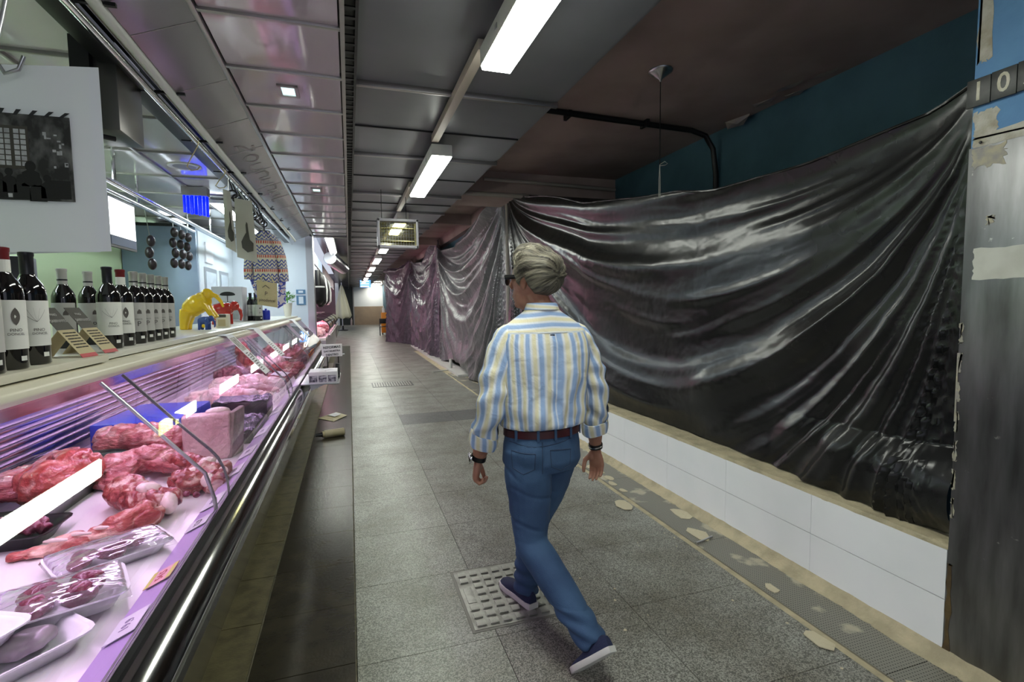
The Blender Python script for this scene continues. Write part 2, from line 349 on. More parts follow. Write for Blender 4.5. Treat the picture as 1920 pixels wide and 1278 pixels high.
# sloping fascia beside it
fa = struct(MB().prism([(-.585, -3, 2.765), (-.585, -3, 2.80), (-.90, -3, 2.80), (-.84, -3, 2.665)], (0, 12.6, 0)).build('trim_2', 'glossf'), 'sloping glossy fascia with pale edge tube above the rail')
for i in range(18):
    y = -1.0+i*.6
    MB().prism([(-.583, y, 2.7655), (-.841, y, 2.6645), (-.841, y+.004, 2.6645), (-.583, y+.004, 2.7655)], (.0005, 0, -.0015)).build('fascia_joint', 'alu', fa)
MB().tube([(-.862, -3, 2.655), (-.862, 9.6, 2.655)], .022, 12).build('edge_tube', 'housing', fa, smooth=True)
K['cream2'] = M('cream channel', (.55, .50, .38), .5)
B((-.95, -3, 2.72), (-.885, 9.6, 2.735), 'channel_back', 'cream2', fa)
for i in range(9):
    y = 1.5+i*.85; B((-1.05, y, 2.655), (-.80, y+.018, 2.668), 'tie_bar', 'blackm', fa)
# mirrored reflection of illegible lettering in the fascia, imitated by coloured strokes
K['ghost'] = M('painted letter reflection', (.19, .155, .17), .3)
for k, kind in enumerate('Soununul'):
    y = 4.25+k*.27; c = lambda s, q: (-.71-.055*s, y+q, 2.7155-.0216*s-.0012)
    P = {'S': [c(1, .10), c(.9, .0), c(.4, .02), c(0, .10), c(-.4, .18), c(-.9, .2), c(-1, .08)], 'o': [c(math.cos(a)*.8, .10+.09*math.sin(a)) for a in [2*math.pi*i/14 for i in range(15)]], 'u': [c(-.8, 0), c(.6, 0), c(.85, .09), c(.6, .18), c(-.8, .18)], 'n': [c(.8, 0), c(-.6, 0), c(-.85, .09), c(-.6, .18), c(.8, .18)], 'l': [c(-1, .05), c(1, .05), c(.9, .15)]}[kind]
    MB().tube(P, .013, 5, flat=.10, up=(.35, 0, -.93)).build('reflected_letter', 'ghost', fa, smooth=True)
# far part of the left ceiling
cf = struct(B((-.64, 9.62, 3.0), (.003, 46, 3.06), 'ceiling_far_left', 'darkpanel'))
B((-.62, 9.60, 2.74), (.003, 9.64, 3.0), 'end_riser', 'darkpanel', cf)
# brown ceiling of the closed stalls
cb = struct(B((1.452, -4, 3.35), (4.2, 46, 3.42), 'ceiling_brown', 'brown'), 'dim brown painted ceiling above the closed stalls')
B((1.45, -4, 2.955), (1.468, 46, 3.40), 'panel_edge', 'greypanel', cb)
wb = struct(B((3.86, -4, 0), (3.95, 7.9, 3.36), 'wall_back_right', 'bluew'), 'dark blue rear wall of the closed stall')
K['peel'] = M('peeling paint flake', (.34, .29, .25), .85, col2=(.22, .2, .22), ns=8)
for x0, y, s, dz in ((3.80, 4.15, .16, .10), (3.72, 3.75, .13, .05), (3.84, 3.55, .10, .04), (3.70, 3.45, .18, .02), (3.78, 3.20, .12, .02)):
    MB().add([(x0, y, 3.349), (x0-.06, y+s*1.7, 3.349), (x0-.10, y+s*1.2, 3.349-dz), (x0-.13, y+s*.5, 3.349-dz*1.2), (x0-.05, y-.05, 3.349-dz*.4), (x0-.02, y+s*.4, 3.349-dz*.9)], [(0, 1, 5), (1, 2, 5), (2, 3, 5), (3, 4, 5), (4, 0, 5)]).build('peeling_flake', 'peel', wb, fix=False)
wp = struct(B((1.62, 7.76, 0), (2.95, 7.9, 3.0), 'wall_partition', 'bluew'), 'blue partition between the closed stalls')
wp.location.x = .98
B((1.47, 6.9, 3.06), (3.9, 7.9, 3.36), 'partition_beam', 'brown', wp).location.x = -.98
bh = struct(B((2.58, 7.9, 1.2), (2.66, 46, 3.36), 'wall_bulkhead', 'bluew'), 'blue bulkhead wall above the hanging sheets')
B((2.44, 7.9, 3.12), (2.58, 46, 3.36), 'bulkhead_beam', 'brown', bh)
for i, y in enumerate((10.3, 14)): B((1.47, y, 3.15), (2.46, y+.12, 3.35), 'cross_beam', 'brown', bh)
struct(B((2.68, 8, 0), (2.78, 46, 3.3), 'wall_far_right', 'brown'))
# conduit pipes in the closed stall
t = thing('conduit', 'black conduit running under the brown ceiling and bending down', 'conduit', (1.75, 4.62, 3.2))
MB().tube([(1.74, 4.55, 3.325), (2.4, 4.6, 3.325), (3.5, 4.65, 3.32), (3.68, 4.65, 3.28), (3.78, 4.65, 3.15), (3.82, 4.65, 2.9), (3.83, 4.65, 1.6)], .028, 10).build('pipe', 'blackm', t, smooth=True)
for x in (2.05, 2.9): B((x, 4.55, 3.29), (x+.03, 4.68, 3.35), 'clip', 'blackm', t)
K['dustypipe'] = M('dusty pipe paint', (.26, .235, .21), .7)
t = thing('drain_pipe', 'dusty pale pipe with elbow under the partition beam', 'pipe', (1.9, 6.8, 2.9))
MB().tube([(1.47, 6.82, 3.02), (2.36, 6.84, 3.02), (2.42, 6.84, 3.0), (2.44, 6.84, 2.9), (2.43, 6.84, 2.82)], .032, 10).build('pipe', 'dustypipe', t, smooth=True)
MB().tube([(2.36, 6.84, 3.02), (2.45, 6.84, 3.0)], .043, 10).build('elbow_collar', 'dustypipe', t, smooth=True)
MB().tube([(1.8, 6.8, 3.22), (3.8, 6.8, 3.18)], .026, 10).build('upper_pipe', 'dustypipe', t, smooth=True)
t = thing('steel_post', 'thin grey steel post where two sheets are gathered', 'post', (2.40, 7.64, 0))
MB().tube([(2.40, 7.64, 0), (2.40, 7.64, 3.28)], .045, 14).build('shaft', 'dustypipe', t, smooth=True)
MB().tube([(2.30, 7.6, 3.38), (2.36, 7.62, 3.32), (2.40, 7.64, 3.22)], .07, 14).build('elbow', 'steel', t, smooth=True)
MB().tube([(2.26, 7.60, 3.22), (2.40, 7.64, 3.05)], .02, 8).build('bracket', 'blackm', t)

# ================================================================ fluorescent lamps
def lamp_mesh(L_=1.63):
    t = thing('fluorescent_lamp', 'x', 'lamp', (0, 0, 2.75), group='corridor lamps')
    B((-.088, 0, .018), (.088, L_, .115), 'housing', 'housing', t, bevel=.008, world=False)
    MB().prism([(-.084, .006, .018), (.084, .006, .018), (.076, .006, 0), (-.076, .006, 0)], (0, L_-.012, 0)).build('diffuser', 'diff', t, world=False)
    B((-.092, .3, .05), (-.086, .33, .075), 'clip', 'steel', t, world=False); B((-.092, L_-.33, .05), (-.086, L_-.3, .075), 'clip', 'steel', t, world=False)
    return t
names = {0: 'nearest lit fluorescent lamp, cut by the top edge of the photo', 1: 'lit fluorescent lamp directly before the wire-fronted heater', 2: 'lit fluorescent lamp seen through the wire-fronted heater', 3: 'first lit lamp beyond the wire-fronted heater', 4: 'second lit lamp beyond the wire-fronted heater', 5: 'third lit lamp beyond the wire-fronted heater', 6: 'fourth lit lamp beyond the wire-fronted heater', 7: 'fifth lit lamp beyond the wire-fronted heater', 8: 'sixth lit lamp beyond the wire-fronted heater', 9: 'farthest lit lamp of the corridor row', -1: 'lit corridor lamp just behind the viewpoint'}
L0 = None
for k in range(-1, 10):
    p = (.787, 1.055+3.28*k, 2.75)
    if L0 is None: L0 = lamp_mesh(); L0.location = p; L0['label'] = names[k]
    else: dup(L0, p, 0, names[k])
    if k < 0: continue
    ch = tag(B((.70, 2.72+3.28*k, 2.872), (.757, 4.33+3.28*k, 2.93), 'cable_channel', 'channel', bevel=.004), {0: 'beige cable channel between the two nearest ceiling lamps', 1: 'beige cable channel between heater and second ceiling lamp'}.get(k, '%s beige cable channel beyond the wire-fronted heater' % {-1: 'no', 0: 'no', 1: 'no', 2: 'first', 3: 'second', 4: 'third', 5: 'fourth', 6: 'fifth', 7: 'sixth', 8: 'seventh', 9: 'eighth'}[k]), 'cable channel', 'cable channels')
t = thing('fluorescent_lamp', 'lit lamp on dark ceiling at the far end of the left shops', 'lamp', (-.32, 9.9, 2.75))
B((-.40, 9.9, 2.80), (-.24, 13.2, 2.88), 'housing', 'housing', t, bevel=.006)
for x in (-.37, -.29): MB().tube([(x, 9.92, 2.785), (x, 13.1, 2.785)], .022, 10).build('tube', 'diff', t, smooth=True)
for y in (10.5, 12.5): MB().tube([(-.32, y, 2.87), (-.32, y, 3.01)], .008, 6).build('hanger', 'steel', t)
# wire-fronted heater
K['greycase'] = M('grey heater case', (.30, .29, .32), .4)
K['mesh'] = M('brass-lit reflector', (.36, .33, .16), .22, .8)
t = thing('hanging_heater', 'box heater with wire front hung below the lamps', 'heater', (.60, 6.5, 2.22))
x0, x1, z0, z1, y = .36, .86, 2.23, 2.59, 6.5
for a, b_ in (((x0, z0), (x1, z0+.035)), ((x0, z1-.035), (x1, z1)), ((x0, z0), (x0+.03, z1)), ((x1-.03, z0), (x1, z1))): B((a[0], y, a[1]), (b_[0], y+.16, b_[1]), 'case', 'greycase', t, bevel=.006)
B((x0+.03, y+.10, z0+.03), (x1-.03, y+.13, z1-.03), 'reflector', glassmat('tinted reflector sheet', (.62, .58, .30), 2.5, .1), t)
for z in (z0+.09, z1-.11): MB().tube([(x0+.04, y+.06, z), (x1-.04, y+.06, z)], .012, 8).build('tube', 'mesh', t, smooth=True)
for i in range(13): x = x0+.05+i*(x1-x0-.1)/12; MB().tube([(x, y+.015, z0+.03), (x, y+.015, z1-.04)], .0016, 5).build('grille_wire', 'steel', t)
for i in range(7): z = z0+.05+i*(z1-z0-.1)/6; MB().tube([(x0+.04, y+.02, z), (x1-.04, y+.02, z)], .0016, 5).build('grille_wire', 'steel', t)
for x in (x0+.06, x1-.14): MB().tube([(x, y+.08, z1), (x, y+.08, 2.96)], .004, 5).build('hanger', 'blackm', t)
# recessed spotlight in the glossy soffit
t = thing('recessed_spotlight', 'square spotlight set into the glossy lilac ceiling', 'spotlight', (-.29, 3.24, 2.74))
for a, b_ in (((-.345, 3.165), (-.325, 3.325)), ((-.255, 3.165), (-.235, 3.325)), ((-.345, 3.165), (-.235, 3.185)), ((-.345, 3.305), (-.235, 3.325))): B((*a, 2.745), (*b_, 2.756), 'bezel', 'alu', t)
B((-.325, 3.185, 2.750), (-.255, 3.305, 2.754), 'lens', M('frosted spot lens', (.6, .75, .75), .3, emit=(.7, 1, 1), es=.5), t)
t = dup(t, (-.29, 5.85, 2.74), 0, 'small square spotlight further along the glossy lilac ceiling')
# pendant rose with cord
t = thing('ceiling_rose', 'bare ceiling rose with long cord tied to the black sheet', 'ceiling rose', (2.415, 3.60, 3.34))
rc = pz = (2.415, 3.60)
MB().lathe([(.095, 3.349), (.093, 3.338), (.072, 3.326), (.068, 3.320), (.048, 3.310), (.045, 3.304), (.014, 3.282), (.006, 3.262)], (*rc, 0), 20).build('canopy', 'steel', t, smooth=True)
MB().tube([(*rc, 3.26), (*rc, 2.62)], .004, 6).build('cord', 'blackm', t)
K['string'] = M('pale string', (.4, .4, .36), .8)
for dx in (-.01, .01): MB().tube([(rc[0], rc[1], 2.62), (rc[0]+dx, rc[1]+dx*.6, 2.5), (rc[0]+dx*.6, rc[1], 2.36)], .0028, 5).build('string', 'string', t)
MB().tube([(rc[0], rc[1], 2.62), (rc[0]+.04, rc[1]-.01, 2.645), (rc[0]+.065, rc[1]-.01, 2.63), (rc[0]+.04, rc[1]-.01, 2.615), (rc[0], rc[1], 2.61)], .003, 5).build('knot_loop', 'string', t)

# ================================================================ manhole and grate
K['cast'] = M('worn cast iron', (.38, .38, .34), .45, .5, col2=(.24, .24, .21), ns=12, pos=False, bump=.15, bs=90)
K['castlow'] = M('grimy iron groove', (.20, .20, .17), .6, .3)
t = thing('manhole_cover', 'square studded metal manhole cover under the walking man', 'manhole cover', (.77, 2.475, 0))
B((.493, 2.192, -.010), (1.047, 2.755, .0025), 'frame', 'castlow', t); B((.507, 2.206, -.009), (1.033, 2.741, .005), 'plate', 'cast', t)
me = MB().box((-.0245, -.0245, .004), (.0245, .0245, .012)).mesh('stud')
import bmesh as _bm
def beveled(me, off):
    b = _bm.new(); b.from_mesh(me); _bm.ops.recalc_face_normals(b, faces=b.faces); _bm.ops.bevel(b, geom=list(b.edges), offset=off, segments=2, affect='EDGES'); b.to_mesh(me); b.free()
beveled(me, .004); me.materials.append(K['cast'])
for i in range(8):
    for j in range(8):
        if i == 0 and j in (3, 4, 5): continue
        o = piece(me, 'stud', (.545+i*.0643-.77, 2.245+j*.0643-2.475, 0), t)
B((.525, 2.42, .004), (.57, 2.56, .008), 'keyhole_plate', 'cast', t, bevel=.002)
MB().lathe([(.02, .005), (.02, .008), (.014, .008)], (.548, 2.39, 0), 14).build('lifting_plug', 'cast', t)
t = thing('floor_grate', 'slotted pale drain grate set in the grey floor', 'drain grate', (.74, 9.95, 0))
B((.36, 9.65, -.01), (1.12, 10.25, .001), 'frame', 'blackm', t)
for i in range(15): B((.385+i*.048, 9.69, 0), (.410+i*.048, 10.21, .006), 'bar', 'cast', t)
# ================================================================ far end of the corridor
YE = 42
fw = struct(B((-1.5, YE, 0), (4, YE+.1, 4), 'wall_end', 'white'), 'white end wall with tan lower band')
B((.36, YE-.02, 0), (4, YE, 1.45), 'tan_band', M('tan wainscot', (.36, .26, .17), .6, col2=(.3, .22, .15), ns=2, pos=True), fw)
B((-1.5, YE-.04, 3.3), (3.2, YE, 4), 'lintel', 'darkpanel', fw)
d = struct(B((-.75, YE-.05, 0), (.30, YE-.01, 3.2), 'door_1', M('dark door', (.012, .016, .014), .4)), 'dark double door in the end wall')
B((.28, YE-.07, 0), (.36, YE, 3.3), 'door_frame', 'alu', d); B((-.8, YE-.07, 3.2), (.36, YE, 3.3), 'door_frame', 'alu', d); B((-.2, YE-.06, 0), (-.18, YE-.045, 3.2), 'leaf_gap', 'black', d)
t = thing('fire_extinguisher', 'small pale extinguisher standing by the far dark door', 'extinguisher', (.12, YE-.3, 0))
MB().lathe([(.07, 0), (.07, .4), (.03, .48), (.03, .56)], (.12, YE-.3, 0), 10).build('cylinder', M('pinkish paint', (.4, .3, .28), .4), t, smooth=True)
# closed parasol
K['canvas'] = M('cream canvas', (.56, .53, .40), .8, bump=.3, bs=20)
t = thing('closed_parasol', 'closed cream parasol standing beside the far dark door', 'parasol', (-.42, 33, 0))
pr = []
for j in range(17):
    f = j/16; z = .78+2.0*f; rr = (.46*(1-f)**.9+.05) if f > .04 else .43
    pr.append([(-.42+rr*(1+.16*math.sin(7*a+3*f))*math.cos(a), 33+rr*(1+.16*math.sin(7*a+3*f))*math.sin(a), z+.05*math.sin(5*a)*(1-f)) for a in [2*math.pi*k/42 for k in range(42)]])
MB().rings(pr).build('canopy', 'canvas', t, smooth=True)
MB().tube([(-.42, 33, .05), (-.42, 33, 2.95)], .03, 8).build('pole', 'steel', t); MB().lathe([(.3, 0), (.3, .04), (.06, .07), (.05, .3)], (-.42, 33, 0), 16).build('base', 'blackm', t)
# lit overhead sign and orange stand with chair
t = thing('hanging_sign', 'small blue and white lit sign under the far ceiling', 'sign', (.9, 30, 2.55))
B((.62, 30, 2.55), (1.2, 30.1, 2.95), 'panel', M('blue sign', (.08, .2, .5), .4, emit=(.15, .4, .9), es=.7), t)
for z in (2.58, 2.72, 2.86): B((.65, 29.99, z), (1.1, 30, z+.05), 'stripe', M('white sign stripe', (.8, .8, .8), .5, emit=(.9, .95, 1), es=.9), t)
for x in (.68, 1.14): MB().tube([(x, 30.05, 2.95), (x, 30.05, 2.96)], .01, 6).build('hanger', 'steel', t)
K['orange'] = M('orange panel', (.75, .27, .02), .5)
t = thing('orange_stand', 'orange display stand against the far wall by the sheets', 'display stand', (1.75, 27, 0))
B((1.55, 27, .1), (1.95, 27.25, 1.15), 'cabinet', 'orange', t, bevel=.02); B((1.55, 26.98, .72), (1.95, 27.0, .76), 'seam', 'black', t)
for x in (1.58, 1.88): B((x, 27.02, 0), (x+.05, 27.2, .1), 'foot', 'black', t)
MB().lathe([(.07, 1.15), (.07, 1.35), (.03, 1.42), (.03, 1.5)], (1.68, 27.1, 0), 10).build('jar', 'white', t)
t = thing('metal_chair', 'dark metal chair standing before the orange stand', 'chair', (1.6, 26.2, 0))
B((1.42, 26.1, .44), (1.82, 26.5, .47), 'seat', 'blackm', t, bevel=.01); B((1.42, 26.48, .6), (1.82, 26.5, .85), 'backrest', 'blackm', t, bevel=.008)
for x in (1.43, 1.80):
    for y in (26.11, 26.48): MB().tube([(x, y, 0), (x, y, .45 if y < 26.3 else .85)], .014, 6).build('leg', 'blackm', t)
t = thing('far_post', 'dark post standing in front of the white end wall', 'post', (1.62, 22, 0))
MB().tube([(1.62, 22, 0), (1.55, 22, 2.95)], .055, 8).build('shaft', 'blackm', t); B((1.40, 21.9, 2.1), (1.56, 21.97, 2.55), 'notice', 'steel', t)
# end wall ceiling lamp strip that lights the far hall
tag(B((.3, YE-1.2, 3.16), (3.0, YE-1.0, 3.2), 'far_lamp', M('lit far lamp', (1, 1, 1), .4, emit=(.98, 1, .9), es=30)), 'lit lamp strip along the top of the far white wall', 'lamp')
struct(B((-4.2, YE+.1, -.1), (4.2, YE+.2, 4), 'wall_end_back', 'white'))
# ================================================================ meat display case
K['deck'] = M('white case deck', (.80, .78, .78), .25)
K['darkmirror'] = M('dark polished front', (.10, .10, .105), .10, .9)
K['bumper'] = M('polished bumper', (.26, .26, .25), .09, 1)
K['slat'] = M('ribbed steel', (.42, .38, .48), .16, 1)
K['lilac'] = M('lilac price rail', (.50, .36, .66), .35)
K['purple'] = M('lit purple case tube', (.9, .6, 1), .4, emit=(.91, .62, 1.0), es=PURPLE)
K['casein'] = M('case inner steel', (.40, .36, .42), .25, .8)
Y0, Y1 = .45, 8.9
ca = thing('meat_display_case', 'long glass-fronted butcher display case with cream top', 'display case', (-.95, 4.6, 0))
B((-1.5, Y0, 0), (-.66, Y1, .11), 'plinth', 'blackm', ca)
MB().prism([(-.400, Y0, .7215), (-.415, Y0, .62), (-.57, Y0, .14), (-.66, Y0, .10), (-1.5, Y0, .10), (-1.5, Y0, .7215)], (0, Y1-Y0, 0)).build('front_panel', 'darkmirror', ca)
MB().box((-1.5, Y0, .742), (-.50, Y1, .758)).build('deck', 'deck', ca)
# bumper rail, rounded
pr = [(-.50, .722), (-.392, .722), (-.378, .727), (-.3715, .740), (-.3745, .7535), (-.385, .7645), (-.402, .7770), (-.420, .7880), (-.440, .7970), (-.464, .8020), (-.50, .8020)]
MB().prism([(x, Y0-.02, z) for x, z in pr], (0, Y1-Y0+.04, 0)).build('bumper_rail', 'bumper', ca, smooth=True)
MB().prism([(-.466, Y0, .800), (-.446, Y0, .798), (-.448, Y0, .810), (-.454, Y0, .824), (-.466, Y0, .826)], (0, Y1-Y0, 0)).build('rail_seal', 'black', ca)
MB().prism([(-.460, Y0, .820), (-.459, Y0, .826), (-.532, Y0, .792), (-.532, Y0, .786)], (0, Y1-Y0, 0)).build('price_rail', 'lilac', ca)
# back wall, ribs and ledge
B((-1.47, Y0, .758), (-1.42, Y1, 1.05), 'back_panel', 'casein', ca)
for i in range(6): B((-1.425, Y0, .80+i*.040), (-1.402, Y1, .824+i*.040), 'back_rib', 'slat', ca, bevel=.007)
B((-1.66, Y0, 1.045), (-1.40, Y1, 1.058), 'rear_ledge', 'slat', ca)
for y in (2.35, 4.6, 6.9): MB().prism([(-1.40, y, 1.05), (-1.36, y, 1.05), (-1.16, y, 1.33), (-1.22, y, 1.33)], (0, .035, 0)).build('top_bracket', 'casein', ca)
# top and cream fascia
B((-1.44, Y0, 1.322), (-.80, Y1, 1.342), 'top_panel', 'cream', ca)
MB().prism([(-.80, Y0, 1.342), (-.772, Y0, 1.340), (-.752, Y0, 1.326), (-.748, Y0, 1.310), (-.760, Y0, 1.294), (-.80, Y0, 1.292)], (0, Y1-Y0, 0)).build('fascia', 'cream', ca, bevel=.004)
MB().prism([(-.80, Y0, 1.30), (-.772, Y0, 1.293), (-.83, Y0, 1.24), (-.86, Y0, 1.26)], (0, Y1-Y0, 0)).build('lamp_hood', M('smoky hood', (.16, .11, .17), .15, .6), ca)
for x in (-.885,):
    for a in range(5): MB().tube([(x, Y0+.1+a*1.66, 1.262), (x, Y0+1.66+a*1.66, 1.262)], .013, 10).build('purple_tube', 'purple', ca, smooth=True)
B((-.93, Y0, 1.285), (-.86, Y1, 1.322), 'tube_housing', 'housing', ca)
# end panels and glass front
def gp(): 
    p = [(-.760, 1.293)]+[(-.760+.245*t, 1.293-.285*t) for t in (.33, .66)]
    p += [(-.503, 1.000), (-.480, .968), (-.462, .925), (-.452, .875), (-.450, .825)]
    return p
G = gp()
for a, b_ in ((Y0, 2.085), (2.092, 4.35), (4.357, 6.6), (6.607, Y1)):
    m = MB(); n_ = len(G)
    m.add([(x, a, z) for x, z in G]+[(x, b_, z) for x, z in G], [(i, i+1, n_+i+1, n_+i) for i in range(n_-1)]).build('glass_pane', 'caseglass', ca, smooth=True, fix=False)
    if b_ < 8: MB().prism([(x, b_, z) for x, z in G]+[(x-.006, b_, z-.006) for x, z in G[::-1]], (0, .007, 0)).build('pane_edge', M('dark pane edge', (.10, .10, .11), .3), ca)
for y in (1.93, 4.2, 6.45): MB().tube([(-.765, y, 1.285), (-.52, y+.01, .990), (-.490, y+.01, .955), (-.466, y+.01, .86), (-.462, y+.01, .80)], .0065, 8).build('glass_strut', 'steel', ca, smooth=True)
for y in (Y0, Y1-.012):
    MB().prism([(x, y, z) for x, z in G]+[(-.5, y, .76), (-1.44, y, .76), (-1.44, y, 1.32)], (0, .012, 0)).build('end_glass', 'caseglass', ca)
MB().prism([(x, Y1, z) for x, z in G]+[(-.5, Y1, .80), (-.56, Y1, .80), (-.53, Y1, .95), (-.58, Y1, 1.0), (-.8, Y1, 1.27)], (0, .02, 0)).build('end_frame', 'chrome', ca)
# shelf boards on top
s1 = tag(B((-1.38, .40, 1.346), (-.772, 2.02, 1.3685), 'shelf_board', 'cream', bevel=.004), 'cream board under the three nearest wine bottles', 'shelf board')
s2 = tag(MB().box((-1.38, 2.03, 1.346), (-.80, 8.85, 1.3685)).build('shelf_board', M('pale shelf laminate', (.70, .68, .60), .25), bevel=.004), 'long pale board carrying bottles and elephants on the case', 'shelf board')
# price tags on the rail
K['ink'] = M('black ink', (.02, .02, .025), .7); K['redink'] = M('red ink', (.45, .03, .05), .7); K['purpleink'] = M('faded ink', (.25, .2, .35), .7)
rx = Vector((.074, 0, .036)).normalized()
def ptag(y, w, txt, lab, mat='paper', ink='ink', tilt=0, size=.03):
    c = Vector((-.497, y, .8115)); t = thing('price_tag', lab, 'price tag', tuple(c), group='price tags on the rail')
    d = Vector((0, 1, 0)); u = Vector((-.072, 0, -.034)).normalized(); nrm = Vector((-.034, 0, .072)).normalized()
    d2 = (d+u*tilt).normalized(); u2 = (u-d*tilt).normalized()
    P = [c+d2*a*w/2+u2*b_*.034+nrm*.002 for a, b_ in ((-1, -1), (1, -1), (1, 1), (-1, 1))]
    MB().prism(P, nrm*.0012).build('card', mat, t)
    if txt: text(txt, size, ink, frame(c+nrm*.0038, d2, u2), 'lettering', t, ext=.0003)
K['yellowcard'] = M('yellow green card', (.62, .65, .12), .6); K['pinkcard'] = M('pink card', (.80, .45, .45), .6)
for y, w_, tx, lab, mt_, ik in ((1.30, .10, '19,9', 'white price card nearest the camera on the lilac rail', 'paper', 'purpleink'),
    (1.52, .085, '54,5', 'pink and yellow price card reading 54,5', 'pinkcard', 'redink'), (1.86, .08, '12,9', 'white handwritten price card beside the first white tray', 'paper', 'ink'),
    (2.06, .13, '8,95', 'white price card below the joint of glass panes', 'paper', 'purpleink'), (2.42, .14, '9,90', 'curled white price card below the bone-in meat', 'paper', 'purpleink'),
    (2.72, .16, '7,95', 'white price card in front of the grey-skinned block', 'paper', 'purpleink'), (3.15, .2, '6,50', 'white price card in front of the foil-wrapped meat', 'paper', 'purpleink'),
    (3.75, .22, '5,95', 'far white price card below the pale carcass', 'paper', 'purpleink'), (4.6, .25, '4,95', 'farthest white price card by the photo-printed box', 'paper', 'purpleink')):
    ptag(y, w_, tx, lab, mt_, ik, tilt=.06*nz((y, 0, 0), 4))
pt = bpy.data.objects['price_tag.001']; nn_ = Vector((-.034, 0, .072)).normalized(); uu_ = Vector((-.072, 0, -.034)).normalized(); cc_ = Vector((-.497, 1.52, .8115))+nn_*.0034
for b_ in (-.027, .027): MB().prism([cc_+uu_*(b_-.006)+Vector((0, -.042, 0)), cc_+uu_*(b_-.006)+Vector((0, .042, 0)), cc_+uu_*(b_+.006)+Vector((0, .042, 0)), cc_+uu_*(b_+.006)+Vector((0, -.042, 0))], nn_*.0005).build('card_edge', 'yellowcard', pt)
# white strips hanging over the glass
gl_d = Vector((.245, 0, -.285)).normalized(); gl_n = Vector((.285, 0, .245)).normalized()
for i, (y, dy, L_, lab) in enumerate(((3.55, .18, .33, 'printed strip with dark picture hung over the glass, nearest'), (4.5, .24, .30, 'white printed strip hung over the glass, middle one'), (7.3, .34, .30, 'white strip hung over the glass nearest the far end'))):
    o0 = Vector((-.752, y, 1.330))+gl_n*.004; t = thing('hanging_price_strip', lab, 'price strip', tuple(o0), group='strips over the glass')
    P = [Vector((-.80, y, 1.3435))+Vector((0, 0, .003)), Vector((-.80, y+dy, 1.3435))+Vector((0, 0, .003)), o0+Vector((0, dy, 0))+gl_n*.012, o0+gl_n*.012]
    e = gl_n*.0012; a = o0+gl_n*.012; b_ = a+gl_d*L_
    MB().add([P[0], P[1], P[2], P[3], b_+Vector((0, dy, 0)), b_]+[p+e for p in (P[0], P[1], P[2], P[3], b_+Vector((0, dy, 0)), b_)], [(0, 1, 2, 3), (3, 2, 4, 5), (9, 8, 7, 6), (11, 10, 8, 9), (0, 3, 9, 6), (3, 5, 11, 9), (1, 7, 8, 2), (2, 8, 10, 4), (5, 4, 10, 11), (0, 6, 7, 1)]).build('sheet', 'paper', t)
    if i == 0: MB().prism([a+gl_d*.02+e*1.2+Vector((0, dy*.1, 0)), a+gl_d*.02+e*1.2+Vector((0, dy*.9, 0)), a+gl_d*.13+e*1.2+Vector((0, dy*.9, 0)), a+gl_d*.13+e*1.2+Vector((0, dy*.1, 0))], e*.3).build('picture', M('dark photo print', (.05, .045, .04), .5, col2=(.35, .33, .28), ns=40), t)
    for k in range(9):
        s0 = .15+k*.018
        MB().prism([a+gl_d*s0+e*1.2+Vector((0, dy*.2, 0)), a+gl_d*s0+e*1.2+Vector((0, dy*(.4+.4*rnd.random()), 0)), a+gl_d*(s0+.006)+e*1.2+Vector((0, dy*(.4+.4*rnd.random()), 0)), a+gl_d*(s0+.006)+e*1.2+Vector((0, dy*.2, 0))], e*.3).build('print_line', 'ink', t)
    if i == 0: text('|7', .05, 'ink', frame(a+gl_d*.18+e*1.6+Vector((0, dy*.75, 0)), (0, 1, 0), -gl_d), 'lettering', t)

# ---------------------------------------------------------------- meat
def meatmat(name, c1, c2, fat, lo=.46, hi=.56, ns=7, rough=.28, st=(1, 1, 1)):
    m = M(name, c1, rough, coat=.25); N = m.node_tree.nodes; L = m.node_tree.links; b = N['Principled BSDF']
    tc = N.new('ShaderNodeTexCoord'); mp = N.new('ShaderNodeMapping'); mp.inputs['Scale'].default_value = st; L.new(tc.outputs['Object'], mp.inputs[0])
    n = N.new('ShaderNodeTexNoise'); n.inputs['Scale'].default_value = ns; n.inputs['Detail'].default_value = 5; n.inputs['Distortion'].default_value = 1.2; L.new(mp.outputs[0], n.inputs['Vector'])
    r = N.new('ShaderNodeValToRGB'); e = r.color_ramp.elements; e[0].position = .3; e[0].color = (*c1, 1); e[1].position = lo; e[1].color = (*c2, 1); x = e.new(hi); x.color = (*fat, 1)
    L.new(n.outputs['Fac'], r.inputs[0]); L.new(r.outputs[0], b.inputs['Base Color'])
    t = N.new('ShaderNodeTexNoise'); t.inputs['Scale'].default_value = 45; t.inputs['Detail'].default_value = 6; L.new(mp.outputs[0], t.inputs['Vector'])
    bn = N.new('ShaderNodeBump'); bn.inputs['Strength'].default_value = .8; bn.inputs['Distance'].default_value = .014; L.new(t.outputs['Fac'], bn.inputs['Height']); L.new(bn.outputs[0], b.inputs['Normal'])
    return m
K['beef'] = meatmat('red beef', (.24, .018, .02), (.40, .055, .045), (.62, .30, .26), .58, .72, 9)
K['bone'] = meatmat('bone-in beef', (.18, .015, .02), (.36, .06, .055), (.70, .48, .42), .50, .62, 15)
K['steak'] = meatmat('pink veal', (.24, .035, .05), (.42, .11, .11), (.68, .42, .40), .52, .68, 10, st=(1, 1, 2.5))
K['flank'] = meatmat('flank', (.30, .025, .03), (.46, .10, .085), (.75, .46, .38), .50, .62, 9, st=(1, 1, 2))
K['pale'] = meatmat('pale skin', (.78, .42, .42), (.82, .56, .55), (.85, .70, .68), .48, .62, 5)
K['skin'] = meatmat('grey pink hide', (.50, .30, .30), (.56, .36, .36), (.62, .44, .42), .5, .65, 4, .45)
